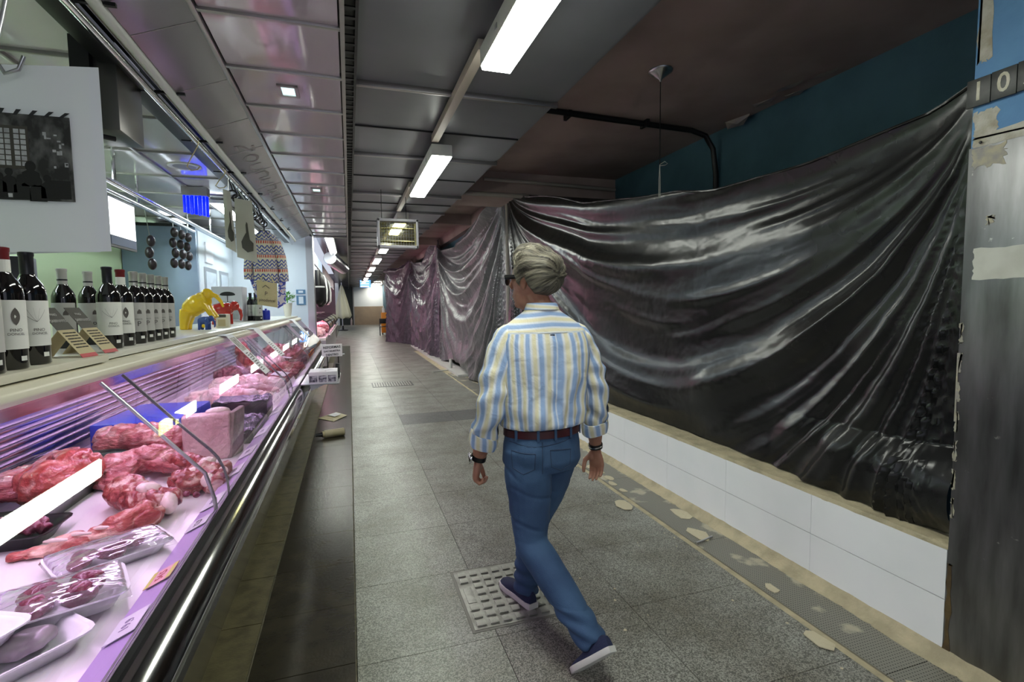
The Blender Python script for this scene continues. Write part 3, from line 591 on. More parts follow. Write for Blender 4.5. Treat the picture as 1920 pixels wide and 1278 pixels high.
K['dark'] = meatmat('dark liver', (.10, .01, .03), (.18, .02, .05), (.35, .12, .16), .55, .7, 12, .15)
K['fatwhite'] = M('white fat and bone', (.80, .66, .60), .35, bump=.3, bs=60)
def R3(rz, ry=0, rx=0): return Matrix.Rotation(rz, 3, 'Z') @ Matrix.Rotation(ry, 3, 'Y') @ Matrix.Rotation(rx, 3, 'X')
def meat(label, blobs, mat, name='meat_cut', cat='meat', amp=.012, fr=14, seed=0, voxel=.008, base=.759, extra=None, group='cuts of meat in the case', tubes=()):
    m = MB(); xs = []; ys = []
    for b_ in blobs: m.ball(b_[0], b_[1], 16, 10, R3(*b_[2]) if len(b_) > 2 else None); xs.append(b_[0][0]); ys.append(b_[0][1])
    for pts, r in tubes: m.tube(pts, r, 10); xs += [p[0] for p in pts]; ys += [p[1] for p in pts]
    t = thing(name, label, cat, (sum(xs)/len(xs), sum(ys)/len(ys), base), group=group)
    def po(p): return Vector((p.x, p.y, max(p.z, base+.001)))
    remesh(m, 'flesh', voxel, mat, t, 2, disp=lambda p: amp*(nz(p, fr, seed)+.6*nz(p, fr*2.3, seed+1)+.35*nz(p, fr*5, seed+2))-amp*1.1*max(0, .10-abs(nz(p, fr*.8, seed+5)))/.10, post=po)
    if extra: extra(t)
    return t
D = .759
# flank strip
def ex(t):
    for i in range(5):
        x = -.90+i*.05; MB().tube([(x-.03, 1.900+i*.03, D+.040), (x, 1.880+i*.03, D+.050), (x+.035, 1.890+i*.03, D+.043)], [.004, .007, .004], 6).build('fat_seam', 'fatwhite', t, smooth=True)
meat('long raw flank strip lying behind the first white tray', [((-.93, 1.90, D+.012), (.09, .035, .02), (.4,)), ((-.84, 1.945, D+.02), (.11, .045, .03), (.45,)), ((-.74, 2.005, D+.032), (.09, .055, .045), (.5,)), ((-.695, 2.03, D+.045), (.05, .05, .045))], 'flank', seed=3, extra=ex)
# knuckle joints
def ex2(t):
    MB().ball((-.725, 2.145, D+.10), (.042, .028, .022), 12, 8, R3(.5, .3)).build('bone_end', 'fatwhite', t, smooth=True); MB().ball((-.655, 2.11, D+.05), (.03, .05, .04), 12, 8, R3(.3)).build('fat_flap', 'fatwhite', t, smooth=True)
    for k in range(7): MB().ball((-.76+.03*k+.01*rnd.random(), 2.10+.04*rnd.random(), D+.035+.05*rnd.random()), (.014, .012, .012), 8, 6).build('clot', 'dark', t, smooth=True)
meat('sawn shank joint with white bone end at front of deck', [((-.83, 2.25, D+.06), (.075, .10, .065), (.6, -.3)), ((-.76, 2.17, D+.055), (.07, .07, .06)), ((-.69, 2.13, D+.05), (.07, .06, .055))], 'bone', seed=5, extra=ex2, fr=18)
def ex3(t):
    for c, r in (((-.60, 2.42, D+.105), (.035, .025, .02)), ((-.64, 2.36, D+.085), (.025, .02, .018)), ((-.57, 2.30, D+.06), (.03, .028, .03)), ((-.53, 2.36, D+.075), (.02, .025, .02))): MB().ball(c, r, 12, 8, R3(rnd.random())).build('bone_end', 'fatwhite', t, smooth=True)
    for k in range(8): MB().ball((-.66+.02*k, 2.30+.08*rnd.random(), D+.03+.06*rnd.random()), (.016, .013, .014), 8, 6).build('clot', 'dark', t, smooth=True)
meat('knobbly bone joints heaped beside the front glass', [((-.66, 2.34, D+.05), (.07, .06, .055)), ((-.60, 2.38, D+.06), (.08, .07, .055)), ((-.55, 2.33, D+.045), (.05, .06, .05)), ((-.54, 2.44, D+.045), (.035, .06, .05)), ((-.70, 2.52, D+.085), (.14, .035, .035), (-.5, .1))], 'bone', seed=9, extra=ex3, fr=20)
# veal pile
meat('folded pink veal cut with long shank in mid deck', [((-1.02, 2.62, D+.06), (.12, .09, .06)), ((-.90, 2.70, D+.07), (.13, .07, .06), (.2, .1)), ((-.80, 2.66, D+.05), (.10, .05, .045)), ((-.97, 2.52, D+.03), (.10, .05, .03))], 'steak', seed=11, tubes=[([(-.88, 2.62, D+.06), (-.74, 2.52, D+.065), (-.66, 2.48, D+.05)], [.03, .025, .03])])
meat('big rolled pink veal piece leaning on the blue box', [((-1.12, 3.02, D+.09), (.14, .09, .09)), ((-1.00, 3.0, D+.10), (.14, .09, .085), (.2,)), ((-.90, 2.95, D+.08), (.10, .08, .08))], 'steak', seed=14, amp=.016, fr=9)
# block with hide
def ex4(t):
    MB().prism([(-.592, 2.83, D), (-.560, 2.96, D), (-.555, 3.02, D+.235), (-.575, 2.86, D+.23)], (-.03, .0, 0)).build('hide', M('grey hide', (.22, .17, .15), .6, col2=(.3, .22, .2), ns=14, bump=.4, bs=50), t, bevel=.01)
    MB().ball((-.66, 2.90, D+.235), (.055, .03, .018), 12, 8, R3(.3)).build('fat_cap', 'fatwhite', t, smooth=True)
t = meat('tall pale block of meat with grey hide standing upright', [((-.70, 2.90, D+.12), (.04, .03, .1))], 'skin', seed=17, amp=.006)
bpy.data.objects.remove(t.children[0])
m = MB().box((-.81, 2.82, D), (-.60, 2.93, D+.23), rz=.12); remesh(m, 'flesh', .008, 'skin', t, 6, disp=lambda p: .006*nz(p, 10, 2)); ex4(t)
# blue crate
t = thing('blue_crate', 'upturned blue plastic box in the middle of the deck', 'box', (-1.1, 3.4, D))
K['blue'] = M('blue plastic', (.03, .05, .50), .3)
MB().box((-1.30, 3.14, D), (-.90, 3.74, D+.155), rz=-.05).build('body', 'blue', t, bevel=.012); MB().box((-1.305, 3.135, D), (-.895, 3.745, D+.02), rz=-.05).build('rim', 'blue', t, bevel=.006)
# black trays with beef
def tray(name, lab, c, sx, sy, h, mat, rz=0, tilt=0, th=.006, flare=.03, cat='tray', group=None):
    t = thing(name, lab, cat, c, rz, group)
    def ring(s, z, r=.035): 
        q = []
        for (ax, ay) in ((1, 1), (-1, 1), (-1, -1), (1, -1)):
            for k in range(4):
                a = {(1, 1): 0, (-1, 1): 1, (-1, -1): 2, (1, -1): 3}[(ax, ay)]*math.pi/2+k*math.pi/6
                q.append((ax*(sx/2+s-r)+r*math.cos(a), ay*(sy/2+s-r)+r*math.sin(a), z))
        return q
    m = MB().rings([ring(0, 0), ring(flare*.85, h*.85), ring(flare+.008, h), ring(flare+.008, h-.004), ring(flare-.004, h-.004), ring(flare*.8-th, h*.8), ring(-th, th)], True)
    o = m.build('tray', mat, t, world=False, bevel=0, smooth=True)
    if tilt: t.rotation_euler = (tilt, 0, rz)
    return t
K['blacktray'] = M('black tray plastic', (.012, .012, .014), .28); K['foam'] = M('white foam tray', (.80, .82, .82), .45, bump=.15, bs=300, bd=.003)
tray('black_tray', 'black plastic tray holding the big red chunk', (-1.21, 2.53, D), .32, .72, .075, 'blacktray', .0)
tray('black_tray', 'black tray under the wrapped meat at the left edge', (-1.07, 2.03, D), .18, .13, .05, 'blacktray', .0)
meat('large bright red beef chunk on the black tray', [((-1.13, 2.36, D+.10), (.11, .10, .08), (.4,)), ((-1.09, 2.46, D+.12), (.10, .11, .075), (.3, .1))], 'beef', seed=21, amp=.016, fr=8, base=D+.01)
meat('film-covered pink cut behind the red chunk', [((-1.24, 2.40, D+.09), (.09, .13, .06)), ((-1.20, 2.60, D+.11), (.08, .16, .05))], 'steak', seed=23, base=D+.01)
meat('dark wrapped meat pieces at the left edge of the deck', [((-1.11, 2.01, D+.05), (.06, .05, .035)), ((-1.03, 2.03, D+.05), (.06, .05, .03)), ((-1.08, 2.06, D+.065), (.07, .035, .028))], 'dark', seed=25, base=D+.01, amp=.02)
# plastic film draped on trays
film = glassmat('cling film', (.97, .96, .98), 2.6, .12, .06)
def drape(parent, c, sx, sy, z, rz, seed, amp=.012, name='cling_film'):
    R = Matrix.Rotation(rz, 3, 'Z'); c = Vector(c)
    def fn(u, v):
        a = (u-.5)*2; b_ = (v-.5)*2; e = max(abs(a), abs(b_)); zz = z*(1-max(0, (e-.78)/.22)**1.5*.75)
        p = R @ Vector((a*sx/2, b_*sy/2, 0)); q = c+p; q.z += zz+amp*(nz((a*3, b_*3, seed), 1.6)+.5*nz((a*8, b_*8, seed), 1.3)); return q
    return MB().grid(fn, 36, 30).build(name, film, parent, smooth=True, fix=False)
# foam trays with organs
def foam(lab, c, sx, sy, h, rz, tilt, pieces, wrap, seed, gname='foam_tray'):
    t = tray(gname, lab, c, sx, sy, h, 'foam', rz, tilt, flare=.022, group='white foam trays')
    R = Matrix.Rotation(rz, 3, 'Z') 
    for i, (px_, py_, r, mt_, nm) in enumerate(pieces):
        m = MB().ball((px_, py_, .012+r[2]), r, 16, 10)
        o = remesh(m, nm, .006, mt_, None, 2, disp=lambda p: .006*nz(p, 30, seed+i)); o.parent = t
    if wrap:
        def fn(u, v):
            a = (u-.5)*2; b_ = (v-.5)*2; e = max(abs(a), abs(b_)); q = Vector((a*(sx/2+.03), b_*(sy/2+.03), h+.004+.016*(1-e*e)+.004*nz((a*4, b_*4, seed), 1.8)))
            if e > .93: q.z -= .02
            return q
        MB().grid(fn, 30, 24).build('cling_film', film, t, smooth=True, fix=False, world=False)
    return t
foam('long white foam tray of wrapped kidneys, farthest of four', (-.715, 1.79, D), .13, .235, .038, -.95, 0, [(-.02, .06, (.035, .035, .02), 'dark', 'kidney'), (.02, .0, (.035, .04, .022), 'dark', 'kidney'), (-.02, -.06, (.03, .035, .018), 'dark', 'kidney'), (.02, -.08, (.03, .03, .016), 'dark', 'kidney')], True, 2)
foam('white foam tray of dark wrapped livers, second from the far', (-.705, 1.50, D+.012), .15, .20, .045, -1.15, 0, [(-.03, .05, (.035, .04, .03), 'dark', 'liver'), (.03, .03, (.035, .04, .03), 'dark', 'liver'), (-.03, -.04, (.035, .045, .03), 'dark', 'liver'), (.03, -.05, (.035, .04, .028), 'dark', 'liver')], True, 5)
foam('white foam tray with grey offal overlapped by its neighbours', (-.735, 1.31, D), .15, .22, .042, -.75, 0, [(.0, .04, (.05, .06, .02), M('grey offal', (.18, .15, .17), .35, col2=(.28, .25, .26), ns=20), 'offal')], False, 7)
foam('white foam tray with a red and white scrap, nearest one', (-.83, 1.27, D+.045), .14, .22, .04, -.45, 0, [(.0, .02, (.03, .05, .018), 'bone', 'scrap'), (.02, -.04, (.025, .03, .015), 'bone', 'scrap')], False, 8)
# foil packs right
t = thing('wrapped_meat', 'black tray of shiny wrapped meat beside the grey-skinned block', 'meat', (-.62, 3.30, D))
B((-.76, 3.10, D), (-.535, 3.62, D+.06), 'tray', 'blacktray', t, bevel=.01)
K['foil'] = M('crinkled dark foil', (.16, .13, .2), .12, .8, bump=1, bs=35, bd=.03)
MB().grid(lambda u, v: (-.755+.21*u, 3.12+.48*v, D+.07+.035*math.sin(math.pi*u)*math.sin(math.pi*v)+.02*nz((u*4, v*7, 0), 1.5)), 24, 40).build('wrapping', 'foil', t, smooth=True, fix=False)
t = thing('wrapped_meat', 'flat black pack lying on the wrapped tray by the blue box', 'meat', (-.78, 3.5, D)); B((-.90, 3.78, D), (-.56, 4.05, D+.12), 'tray', 'blacktray', t, bevel=.01)
MB().grid(lambda u, v: (-.895+.33*u, 3.785+.26*v, D+.125+.015*nz((u*4, v*4, 0), 1.5)), 20, 20).build('wrapping', 'foil', t, smooth=True, fix=False)
# pale carcass and rest of the deck
meat('pale pink skinned carcass stretched across the deck', [((-1.12, 4.45, D+.06), (.12, .09, .06)), ((-.97, 4.40, D+.075), (.15, .09, .07), (.2,)), ((-.82, 4.38, D+.07), (.12, .08, .06)), ((-.70, 4.45, D+.05), (.09, .06, .045))], 'pale', seed=31, tubes=[([(-.9, 4.5, D+.09), (-.72, 4.6, D+.10), (-.58, 4.62, D+.06)], [.05, .035, .02]), ([(-1.0, 4.3, D+.06), (-.8, 4.25, D+.05), (-.62, 4.3, D+.03)], [.04, .03, .018])])
meat('second pale carcass just behind the first', [((-1.05, 4.95, D+.08), (.14, .12, .08)), ((-.85, 4.95, D+.09), (.16, .11, .08)), ((-.68, 4.98, D+.07), (.10, .09, .06))], 'pale', seed=33)
meat('dark wrapped liver heap behind the pale carcasses', [((-1.12, 5.55, D+.10), (.16, .15, .09)), ((-.95, 5.6, D+.09), (.14, .14, .08))], 'dark', seed=35, amp=.02)
meat('pink chops on white paper by the front glass', [((-.68, 5.45, D+.06), (.12, .13, .05)), ((-.62, 5.7, D+.06), (.10, .12, .05))], 'steak', seed=37, amp=.02, fr=18)
meat('raw red mince heap past the pink chops', [((-.72, 6.15, D+.07), (.14, .16, .07)), ((-.60, 6.35, D+.06), (.08, .12, .06))], 'beef', seed=39, amp=.02, fr=24)
meat('pale trotters near the far end of the deck', [((-1.05, 6.4, D+.10), (.14, .2, .09)), ((-.88, 6.6, D+.10), (.13, .18, .09))], 'pale', seed=41)
meat('bright red hanging cut in the far part of the case', [((-1.1, 5.95, D+.30), (.06, .06, .13)), ((-1.08, 5.98, D+.18), (.08, .07, .18))], 'beef', seed=43)
meat('far red and pink meat heap under the end glass', [((-.80, 7.2, D+.10), (.2, .25, .09)), ((-.62, 7.5, D+.10), (.11, .25, .08)), ((-1.0, 7.9, D+.12), (.22, .3, .11)), ((-.7, 8.2, D+.1), (.15, .2, .1))], 'steak', seed=45, amp=.03, voxel=.014)
for i, (y, x) in enumerate(((5.15, -.62), (5.95, -.98), (6.9, -.75), (7.7, -.60))):
    t = tag(MB().prism([(x-.10, y, D+.13), (x+.02, y-.03, D+.11), (x+.05, y+.16, D+.12), (x-.07, y+.19, D+.14)], (0, 0, .002)).build('price_card', 'paper'), ['white card lying on meat next to the pink chops', 'white card stuck on dark liver heap', 'white card on the red meat near the end', 'farthest white card inside the case'][i], 'price card', 'cards in the meat')
    for s in (0,): B((x-.03, y+.05, D), (x-.02, y+.06, D+.13), 'pin', 'steel', t)
# red folded pack on rear ledge
t = thing('folded_pack', 'red and white folded pack on the rear ledge of the case', 'pack', (-1.5, 2.6, 1.06))
K['redpack'] = M('red card', (.45, .04, .05), .5)
MB().box((-1.62, 2.35, 1.060), (-1.44, 2.78, 1.075), rz=.1).build('lower_fold', 'redpack', t); MB().box((-1.60, 2.37, 1.077), (-1.46, 2.70, 1.090), rz=.05).build('white_sheet', 'paper', t, bevel=.003); MB().box((-1.61, 2.5, 1.092), (-1.45, 2.83, 1.106), rz=.08, rx=.06).build('upper_fold', 'redpack', t)
# ================================================================ bottles on the shelf
ZS = 1.369
K['bglass'] = M('dark wine glass', (.006, .005, .005), .06, coat=.4); K['label'] = M('white wine label', (.74, .74, .68), .6); K['label2'] = M('grey wine label', (.48, .47, .44), .6)
K['silver'] = M('silver capsule', (.55, .54, .50), .35, .7); K['redcap'] = M('dark red capsule', (.16, .012, .015), .35); K['blackcap'] = M('black capsule', (.012, .012, .016), .3); K['motif'] = M('grey ink', (.10, .09, .08), .7)
def bottle(lab, loc, rz, kind, h=1.0):
    t = thing('wine_bottle', lab, 'bottle', loc, 0, 'wine bottles on the case')
    MB().lathe([(.034, 0), (.0375, .004), (.0378, .19), (.0365, .205), (.030, .222), (.020, .238), (.0152, .250), (.0145, .296), (.0160, .298), (.0160, .306), (.013, .308)], (0, 0, 0), 28).build('glass', 'bglass', t, smooth=True, world=False)
    capm = {'A': 'blackcap', 'B': 'redcap', 'C': 'silver', 'D': 'label2'}[kind]
    c = MB().lathe([(.0160, .235 if kind == 'C' else .248), (.0158, .255), (.0158, .297), (.0172, .299), (.0172, .308), (.012, .3095)], (0, 0, 0), 20).build('capsule', capm, t, smooth=True, world=False)
    if kind == 'B': MB().lathe([(.0165, .243), (.0164, .278)], (0, 0, 0), 20, False).build('capsule_band', 'label', c, world=False)
    if kind in 'CD': MB().lathe([(.0164, .262), (.0164, .268)], (0, 0, 0), 20, False).build('capsule_stripe', 'blackcap', c, world=False)
    def cyl(a0, a1, z0, z1, r, nm, mt_, par=t): return MB().grid(lambda u, v: (r*math.cos(a0+(a1-a0)*u), r*math.sin(a0+(a1-a0)*u), z0+(z1-z0)*v), 20, 1).build(nm, mt_, par, smooth=True, fix=False, world=False)
    lm = 'label2' if kind in 'CD' else 'label'; w = 1.35
    lb = cyl(rz-w, rz+w, .052, .176, .0386, 'label', lm)
    cyl(rz+.45, rz+.85, .022, .034, .0388, 'price_sticker', 'label')
    def wrap(o, r=.0396):
        for v in o.data.vertices:
            a = rz+v.co.x/r; z = v.co.y; v.co = (r*math.cos(a), r*math.sin(a), z)
        o.parent = lb
    def txt(s, size, x, z, mt_='motif'):
        o = text(s, size, mt_, Matrix.Translation((x, z, 0)), 'lettering'); wrap(o)
    if kind == 'A':
        for k in range(5):
            a = 2.6-.42*k; P = [(.008+.034*f*math.cos(a), .118+.026*f*math.sin(a)+.012*f*f) for f in [i/8 for i in range(9)]]
            o = MB().add([(x, z, 0) for x, z in P]+[(x, z+.0011, 0) for x, z in P], [(i, i+1, 10+i, 9+i) for i in range(8)]).build('motif', 'motif', fix=False); wrap(o)
        txt('PINO', .011, .012, .096); txt('DONCEL', .009, .014, .086)
    elif kind == 'B':
        o = MB().add([(.012+.0095*math.sin(math.pi*f)**.8*s, .112+.045*f, 0) for s in (-1, 1) for f in [i/8 for i in range(9)]], [(i, i+1, 10+i, 9+i) for i in range(8)]).build('motif', 'motif', fix=False); wrap(o)
        txt('PINO', .011, .012, .100); txt('DONCEL', .009, .012, .090)
    else:
        o = MB().add([(.008, .128, 0), (.026, .128, 0), (.024, .142, 0), (.016, .148, 0), (.009, .138, 0)], [(0, 1, 2, 3, 4)]).build('motif', 'motif', fix=False); wrap(o)
        txt('P', .03, .014, .085)
        if kind == 'C': txt('DONCEL', .008, .012, .105)
    return t
fr_ = -.95
for lab, p, k, rz in (('wine bottle cut by the left edge with p on its label', (-.822, 1.505), 'D', -1.0), ('nearest bottle with pine cone label and red and white cap', (-.832, 1.620), 'B', -.95), ('nearest bottle with fan motif label, beside the gold box', (-.842, 1.745), 'A', -1.0),
        ('dark bottle half hidden behind the first tent card', (-1.06, 2.42), 'D', -1.5), ('bottle with beige cap behind the second tent card', (-1.05, 2.60), 'D', -1.2), ('black-capped bottle with fan motif, leading the row of seven', (-.868, 2.30), 'A', -1.25),
        ('red and white capped bottle, second in the row of seven', (-.880, 2.45), 'B', -1.25), ('silver-capped bottle, third in the row of seven', (-.880, 2.58), 'C', -1.3), ('silver-capped bottle, fourth in the row of seven', (-.884, 2.69), 'C', -1.3), ('silver-capped bottle, fifth in the row of seven', (-.888, 2.80), 'C', -1.3), ('silver-capped bottle, sixth in the row of seven', (-.892, 2.91), 'C', -1.3), ('silver-capped bottle ending the row of seven', (-.896, 3.02), 'C', -1.3)):
    bottle(lab, (*p, ZS), rz, k)
# black box with golden front
t = thing('gift_box', 'tall black box with golden panel behind the nearest bottles', 'box', (-1.14, 2.22, ZS))
MB().box((-1.25, 2.17, ZS), (-1.06, 2.27, ZS+.335), rz=.25).build('carton', 'blackcap', t, bevel=.004); MB().box((-1.215, 2.160, ZS+.03), (-1.095, 2.164, ZS+.30), rz=.25).build('gold_panel', M('gold foil', (.55, .38, .08), .25, 1, bump=.6, bs=9), t)
# tent cards
K['tan'] = M('tan card', (.50, .42, .24), .6); K['darkcard'] = M('dark grey card', (.06, .055, .045), .5)
for i, (x, y, lab) in enumerate(((-.875, 1.955, 'tent card with dark top leaning beside the gold box'), (-.878, 2.115, 'tent card with dark top just before the row of seven bottles'))):
    t = thing('tent_card', lab, 'leaflet', (x, y, ZS), 0, 'tent cards'); R = Matrix.Rotation(-.12, 4, 'Z'); T = Matrix.Translation((x, y, ZS)) @ R
    w = .04; P = lambda *a: [T @ Vector(q) for q in a]
    d = Vector((.10, -.06)); 
    MB().prism(P((-.03, -w, .155), (-.03, w, .155), (.02, w, .085), (.02, -w, .085)), (0, 0, .0015)).build('dark_top', 'darkcard', t)
    MB().prism(P((.02, -w, .085), (.02, w, .085), (.076, w, .010), (.076, -w, .010)), (0, 0, .0015)).build('tan_front', 'tan', t); MB().prism(P((.076, -w, .010), (.076, w, .010), (.083, w, 0), (.083, -w, 0)), (0, 0, .0015)).build('red_foot', 'redpack', t)
    MB().prism(P((.02, -w, .085), (.02, w, .085), (-.045, w, 0), (-.045, -w, 0)), (0.001, 0, 0)).build('back_leg', 'tan', t)
    ax = (R @ Vector((0, 1, 0))).to_3d(); up = (R @ Vector((-.05, 0, .07))).to_3d()
    text('PINO', .013, 'label2', frame(T @ Vector((-.012, 0, .134)), ax, up), 'lettering', t); text('SABINARES', .015, 'label2', frame(T @ Vector((.002, 0, .1145)), ax, up), 'lettering', t)
    for k in range(6): f = .15+k*.12; c = T @ Vector((.02+.056*f, 0, .0875-.075*f)); text('mmmm nnn mm', .009, 'motif', frame(c+Vector((0, 0, .001)), ax, up), 'lettering', t)
# elephants
def elephant(nm, lab, mat, loc, rz, S, pitch=0):
    m = MB(); Rp = Matrix.Rotation(-pitch, 3, 'Y')
    def q(x, y, z): v = Rp @ Vector((x, y, z)); return v*S
    m.ball(q(0, 0, .02), tuple(a*S for a in ((.58, .40, .44) if pitch else (.52, .32, .36))), 18, 12, Rp); m.ball(q(-.25, 0, -.02), tuple(a*S for a in ((.40, .38, .42) if pitch else (.34, .32, .35))), 16, 10, Rp); m.ball(q(.30, 0, .05), tuple(a*S for a in ((.36, .34, .40) if pitch else (.30, .28, .34))), 16, 10, Rp)
    m.ball(q(.62, 0, .20), tuple(a*S for a in (.25, .23, .27)), 16, 10, Rp)
    m.tube([q(.74, 0, .15), q(.90, 0, -.05), q(.95, 0, -.35), q(.90, 0, -.62)], [.12*S, .10*S, .075*S, .05*S], 12)
    for s in (-1, 1):
        m.ball(q(.50, .24*s, .14), tuple(a*S for a in (.05, .17, .24)), 14, 10, Rp @ Matrix.Rotation(-.5*s, 3, 'Z'))
        m.tube([q(.78, .08*s, .02), q(.95, .10*s, -.08), q(1.03, .1*s, -.02)], [.035*S, .028*S, .012*S], 8)
        hz = Vector((-.30, .17*s, -.15)); h0 = Rp @ hz
        zb = -.82 if not pitch else None
        if pitch:
            f0 = Rp @ Vector((-.42, .17*s, -.05)); m.tube([f0*S, (f0+Vector((-.10, 0, -.30)))*S, (f0+Vector((-.16, 0, -.62)))*S, (f0+Vector((-.17, 0, -.84)))*S], [.30*S, .24*S, .18*S, .17*S], 14)
            m.tube([q(.32, .16*s, -.1), q(.34, .17*s, -.5), q(.36, .17*s, -.86)], [.16*S, .12*S, .12*S], 14)
        else:
            for x in (-.33, .32): m.tube([q(x, .16*s, -.1), q(x+(.03 if s > 0 else -.03), .17*s, -.5), q(x+(.04 if s > 0 else -.05), .17*s, -.82)], [.17*S, .125*S, .125*S], 14)
    m.tube([q(-.52, 0, .1), q(-.60, 0, -.1), q(-.60, 0, -.35)], [.04*S, .025*S, .02*S], 8)
    lo = min(v[2] for v in m.v)
    t = thing(nm, lab, 'figurine', loc, rz, 'elephant figurines'); m.v = [(x, y, z-lo) for x, y, z in m.v]
    o = remesh(m, 'body', .026*S, mat, None, 4); o.parent = t
    return t, lo
K['yel'] = M('yellow enamel', (.80, .52, .015), .2, coat=.4); K['red'] = M('red enamel', (.42, .028, .02), .2, coat=.4); K['bl'] = M('blue enamel', (.02, .06, .26), .3, coat=.3)
te, _ = elephant('elephant_figurine', 'yellow elephant figurine, the largest of three, leaning upward', 'yel', (-1.005, 4.02, ZS), -.15, .155, .50)
t, _ = elephant('elephant_figurine', 'red elephant figurine standing behind the yellow one', 'red', (-1.06, 5.0, ZS), -.05, .158); 
t, lo = elephant('elephant_figurine', 'small blue elephant figurine with yellow spot, in front', 'bl', (-.945, 3.93, ZS), -.3, .075)
MB().ball((.0, -.0135, -lo-.036), (.011, .003, .013), 10, 8).build('yellow_spot', 'yel', t, world=False)
t = thing('small_block', 'small cream printed block between blue and red elephants', 'block', (-.93, 4.4, ZS))
B((-.965, 4.33, ZS), (-.88, 4.40, ZS+.10), 'block', 'cream', t, bevel=.004); B((-.955, 4.327, ZS+.075), (-.895, 4.330, ZS+.097), 'dark_print', 'darkcard', t); B((-.95, 4.327, ZS+.01), (-.90, 4.330, ZS+.06), 'tan_print', 'tan', t)
# white box with tree print
t = thing('white_carton', 'white wine carton with umbrella-pine print behind the elephants', 'box', (-1.26, 6.3, ZS))
MB().box((-1.41, 6.2, ZS), (-1.115, 6.5, ZS+.375)).build('carton', M('white carton', (.66, .67, .74), .5), t, bevel=.004)
MB().prism([(-1.255+.075*math.cos(a)*(1 if math.sin(a) > 0 else 1), 6.198, ZS+.285+(.035 if math.sin(a) > 0 else .010)*math.sin(a)) for a in [2*math.pi*k/24 for k in range(24)]], (0, -.001, 0)).build('tree_crown', 'ink', t)
B((-1.260, 6.197, ZS+.20), (-1.254, 6.199, ZS+.29), 'tree_trunk', 'ink', t); B((-1.345, 6.197, ZS+.02), (-1.155, 6.199, ZS+.21), 'grey_picture', M('grey picture', (.30, .31, .35), .5, col2=(.45, .46, .5), ns=10), t)
# plants, bottles and jar further on
K['leaf'] = M('green leaf', (.08, .30, .03), .5, col2=(.14, .42, .06), ns=20); K['pot'] = M('white pot', (.72, .70, .62), .4)
def plant(lab, x, y, s, hb=.16):
    t = thing('potted_plant', lab, 'plant', (x, y, ZS), 0, 'potted herbs'); MB().lathe([(.035*s, 0), (.055*s, hb*s), (.058*s, hb*s+.004), (.05*s, hb*s), (.045*s, hb*s-.02)], (x, y, ZS), 18).build('pot', 'pot', t, smooth=True)
    R = random.Random(int(x*100)); 
    for k in range(70):
        a = R.random()*6.28; r = R.random()**.6*.10*s; z = ZS+hb*s+.02+R.random()*.12*s; c = Vector((x+r*math.cos(a), y+r*math.sin(a), z)); l = .022*s*(1+R.random()); d = Vector((math.cos(a+R.uniform(-1, 1)), math.sin(a+R.uniform(-1, 1)), R.uniform(-.3, .7))).normalized(); p = d.cross(Vector((0, 0, 1))).normalized()*l*.5
        MB().add([c-d*l, c+p+Vector((0, 0, .004)), c+d*l, c-p+Vector((0, 0, .004))], [(0, 1, 2, 3)]).build('leaf', 'leaf', t, fix=False)
    MB().tube([(x, y, ZS+hb*s-.03), (x, y, ZS+hb*s+.09*s)], .006*s, 6).build('stem', 'leaf', t)
plant('green herb in a white pot just right of the sweater', -.885, 8.3, 1.25); plant('green herb in white pot left of the sweater', -1.135, 6.72, .9)
t = thing('blue_jar', 'blue lidded jar beside the right-hand herb pot', 'jar', (-.935, 6.55, ZS)); MB().lathe([(.04, 0), (.045, .01), (.045, .1), (.04, .112), (.012, .115), (.012, .13)], (-.935, 6.55, ZS), 18).build('jar', 'blue', t, smooth=True)
B((-.985, 6.58, ZS), (-.905, 6.66, ZS+.15), 'carton', 'white', tag(bpy.data.objects.new('dummy', None), '', '') if 0 else None) if 0 else None
for i, (x, y, k) in enumerate(((-1.06, 6.35, 'A'), (-1.0, 6.30, 'A'), (-.955, 6.20, 'D'), (-1.02, 6.48, 'D'))): bottle(['black-capped bottle behind the carton, leftmost under the sweater', 'black-capped bottle under the sweater, right of its twin', 'dark bottle nearest the camera under the tote bag', 'dark bottle farthest back under the sweater'][i], (x, y, ZS), -1.5, k)

# ================================================================ stall behind the case
K['coldwhite'] = M('cold white wall', (.70, .76, .80), .4); K['greenw'] = M('pale green wall', (.55, .72, .42), .5); K['fridge'] = M('blue grey steel door', (.22, .29, .38), .35, .4, col2=(.28, .36, .45), ns=1.5, pos=True)
struct(B((-3.0, -1, 0), (-2.85, 10.3, 2.9), 'wall_stall_back', 'greenw'), 'pale green rear wall of the butcher stall')
struct(B((-2.85, 10.2, 0), (-.70, 10.3, 2.9), 'wall_stall_end', 'coldwhite'), 'cold white end wall of the butcher stall')
struct(B((-2.85, -1.1, 0), (-.95, -1.0, 2.9), 'wall_stall_near', 'coldwhite'))
sp_ = struct(B((-.72, 9.95, 0), (-.60, 10.32, 3.0), 'trim_3', 'steel'), 'polished steel post at the end of the stall')
sc_ = struct(B((-2.85, -1, 2.78), (-1.0, 10.2, 2.86), 'ceiling_stall', 'blackm'), 'white glossy panelled ceiling of the butcher stall')
y = -.23
while y < 9.9:
    for x0, x1 in ((-1.535, -1.07), (-2.16, -1.555), (-2.84, -2.18)): B((x0, y+.014, 2.755), (x1, y+.816, 2.775), 'ceiling_panel', 'stallpanel', sc_)
    B((-2.85, y-.012, 2.74), (-1.06, y+.012, 2.78), 'mullion', 'alu', sc_, bevel=.003); y += .83
for x in (-1.545, -2.17): B((x-.012, -1, 2.738), (x+.012, 10.2, 2.78), 'mullion', 'alu', sc_, bevel=.003)
B((-1.07, -1, 2.66), (-.985, 10.0, 2.735), 'black_header', 'blackm', sc_, bevel=.004)
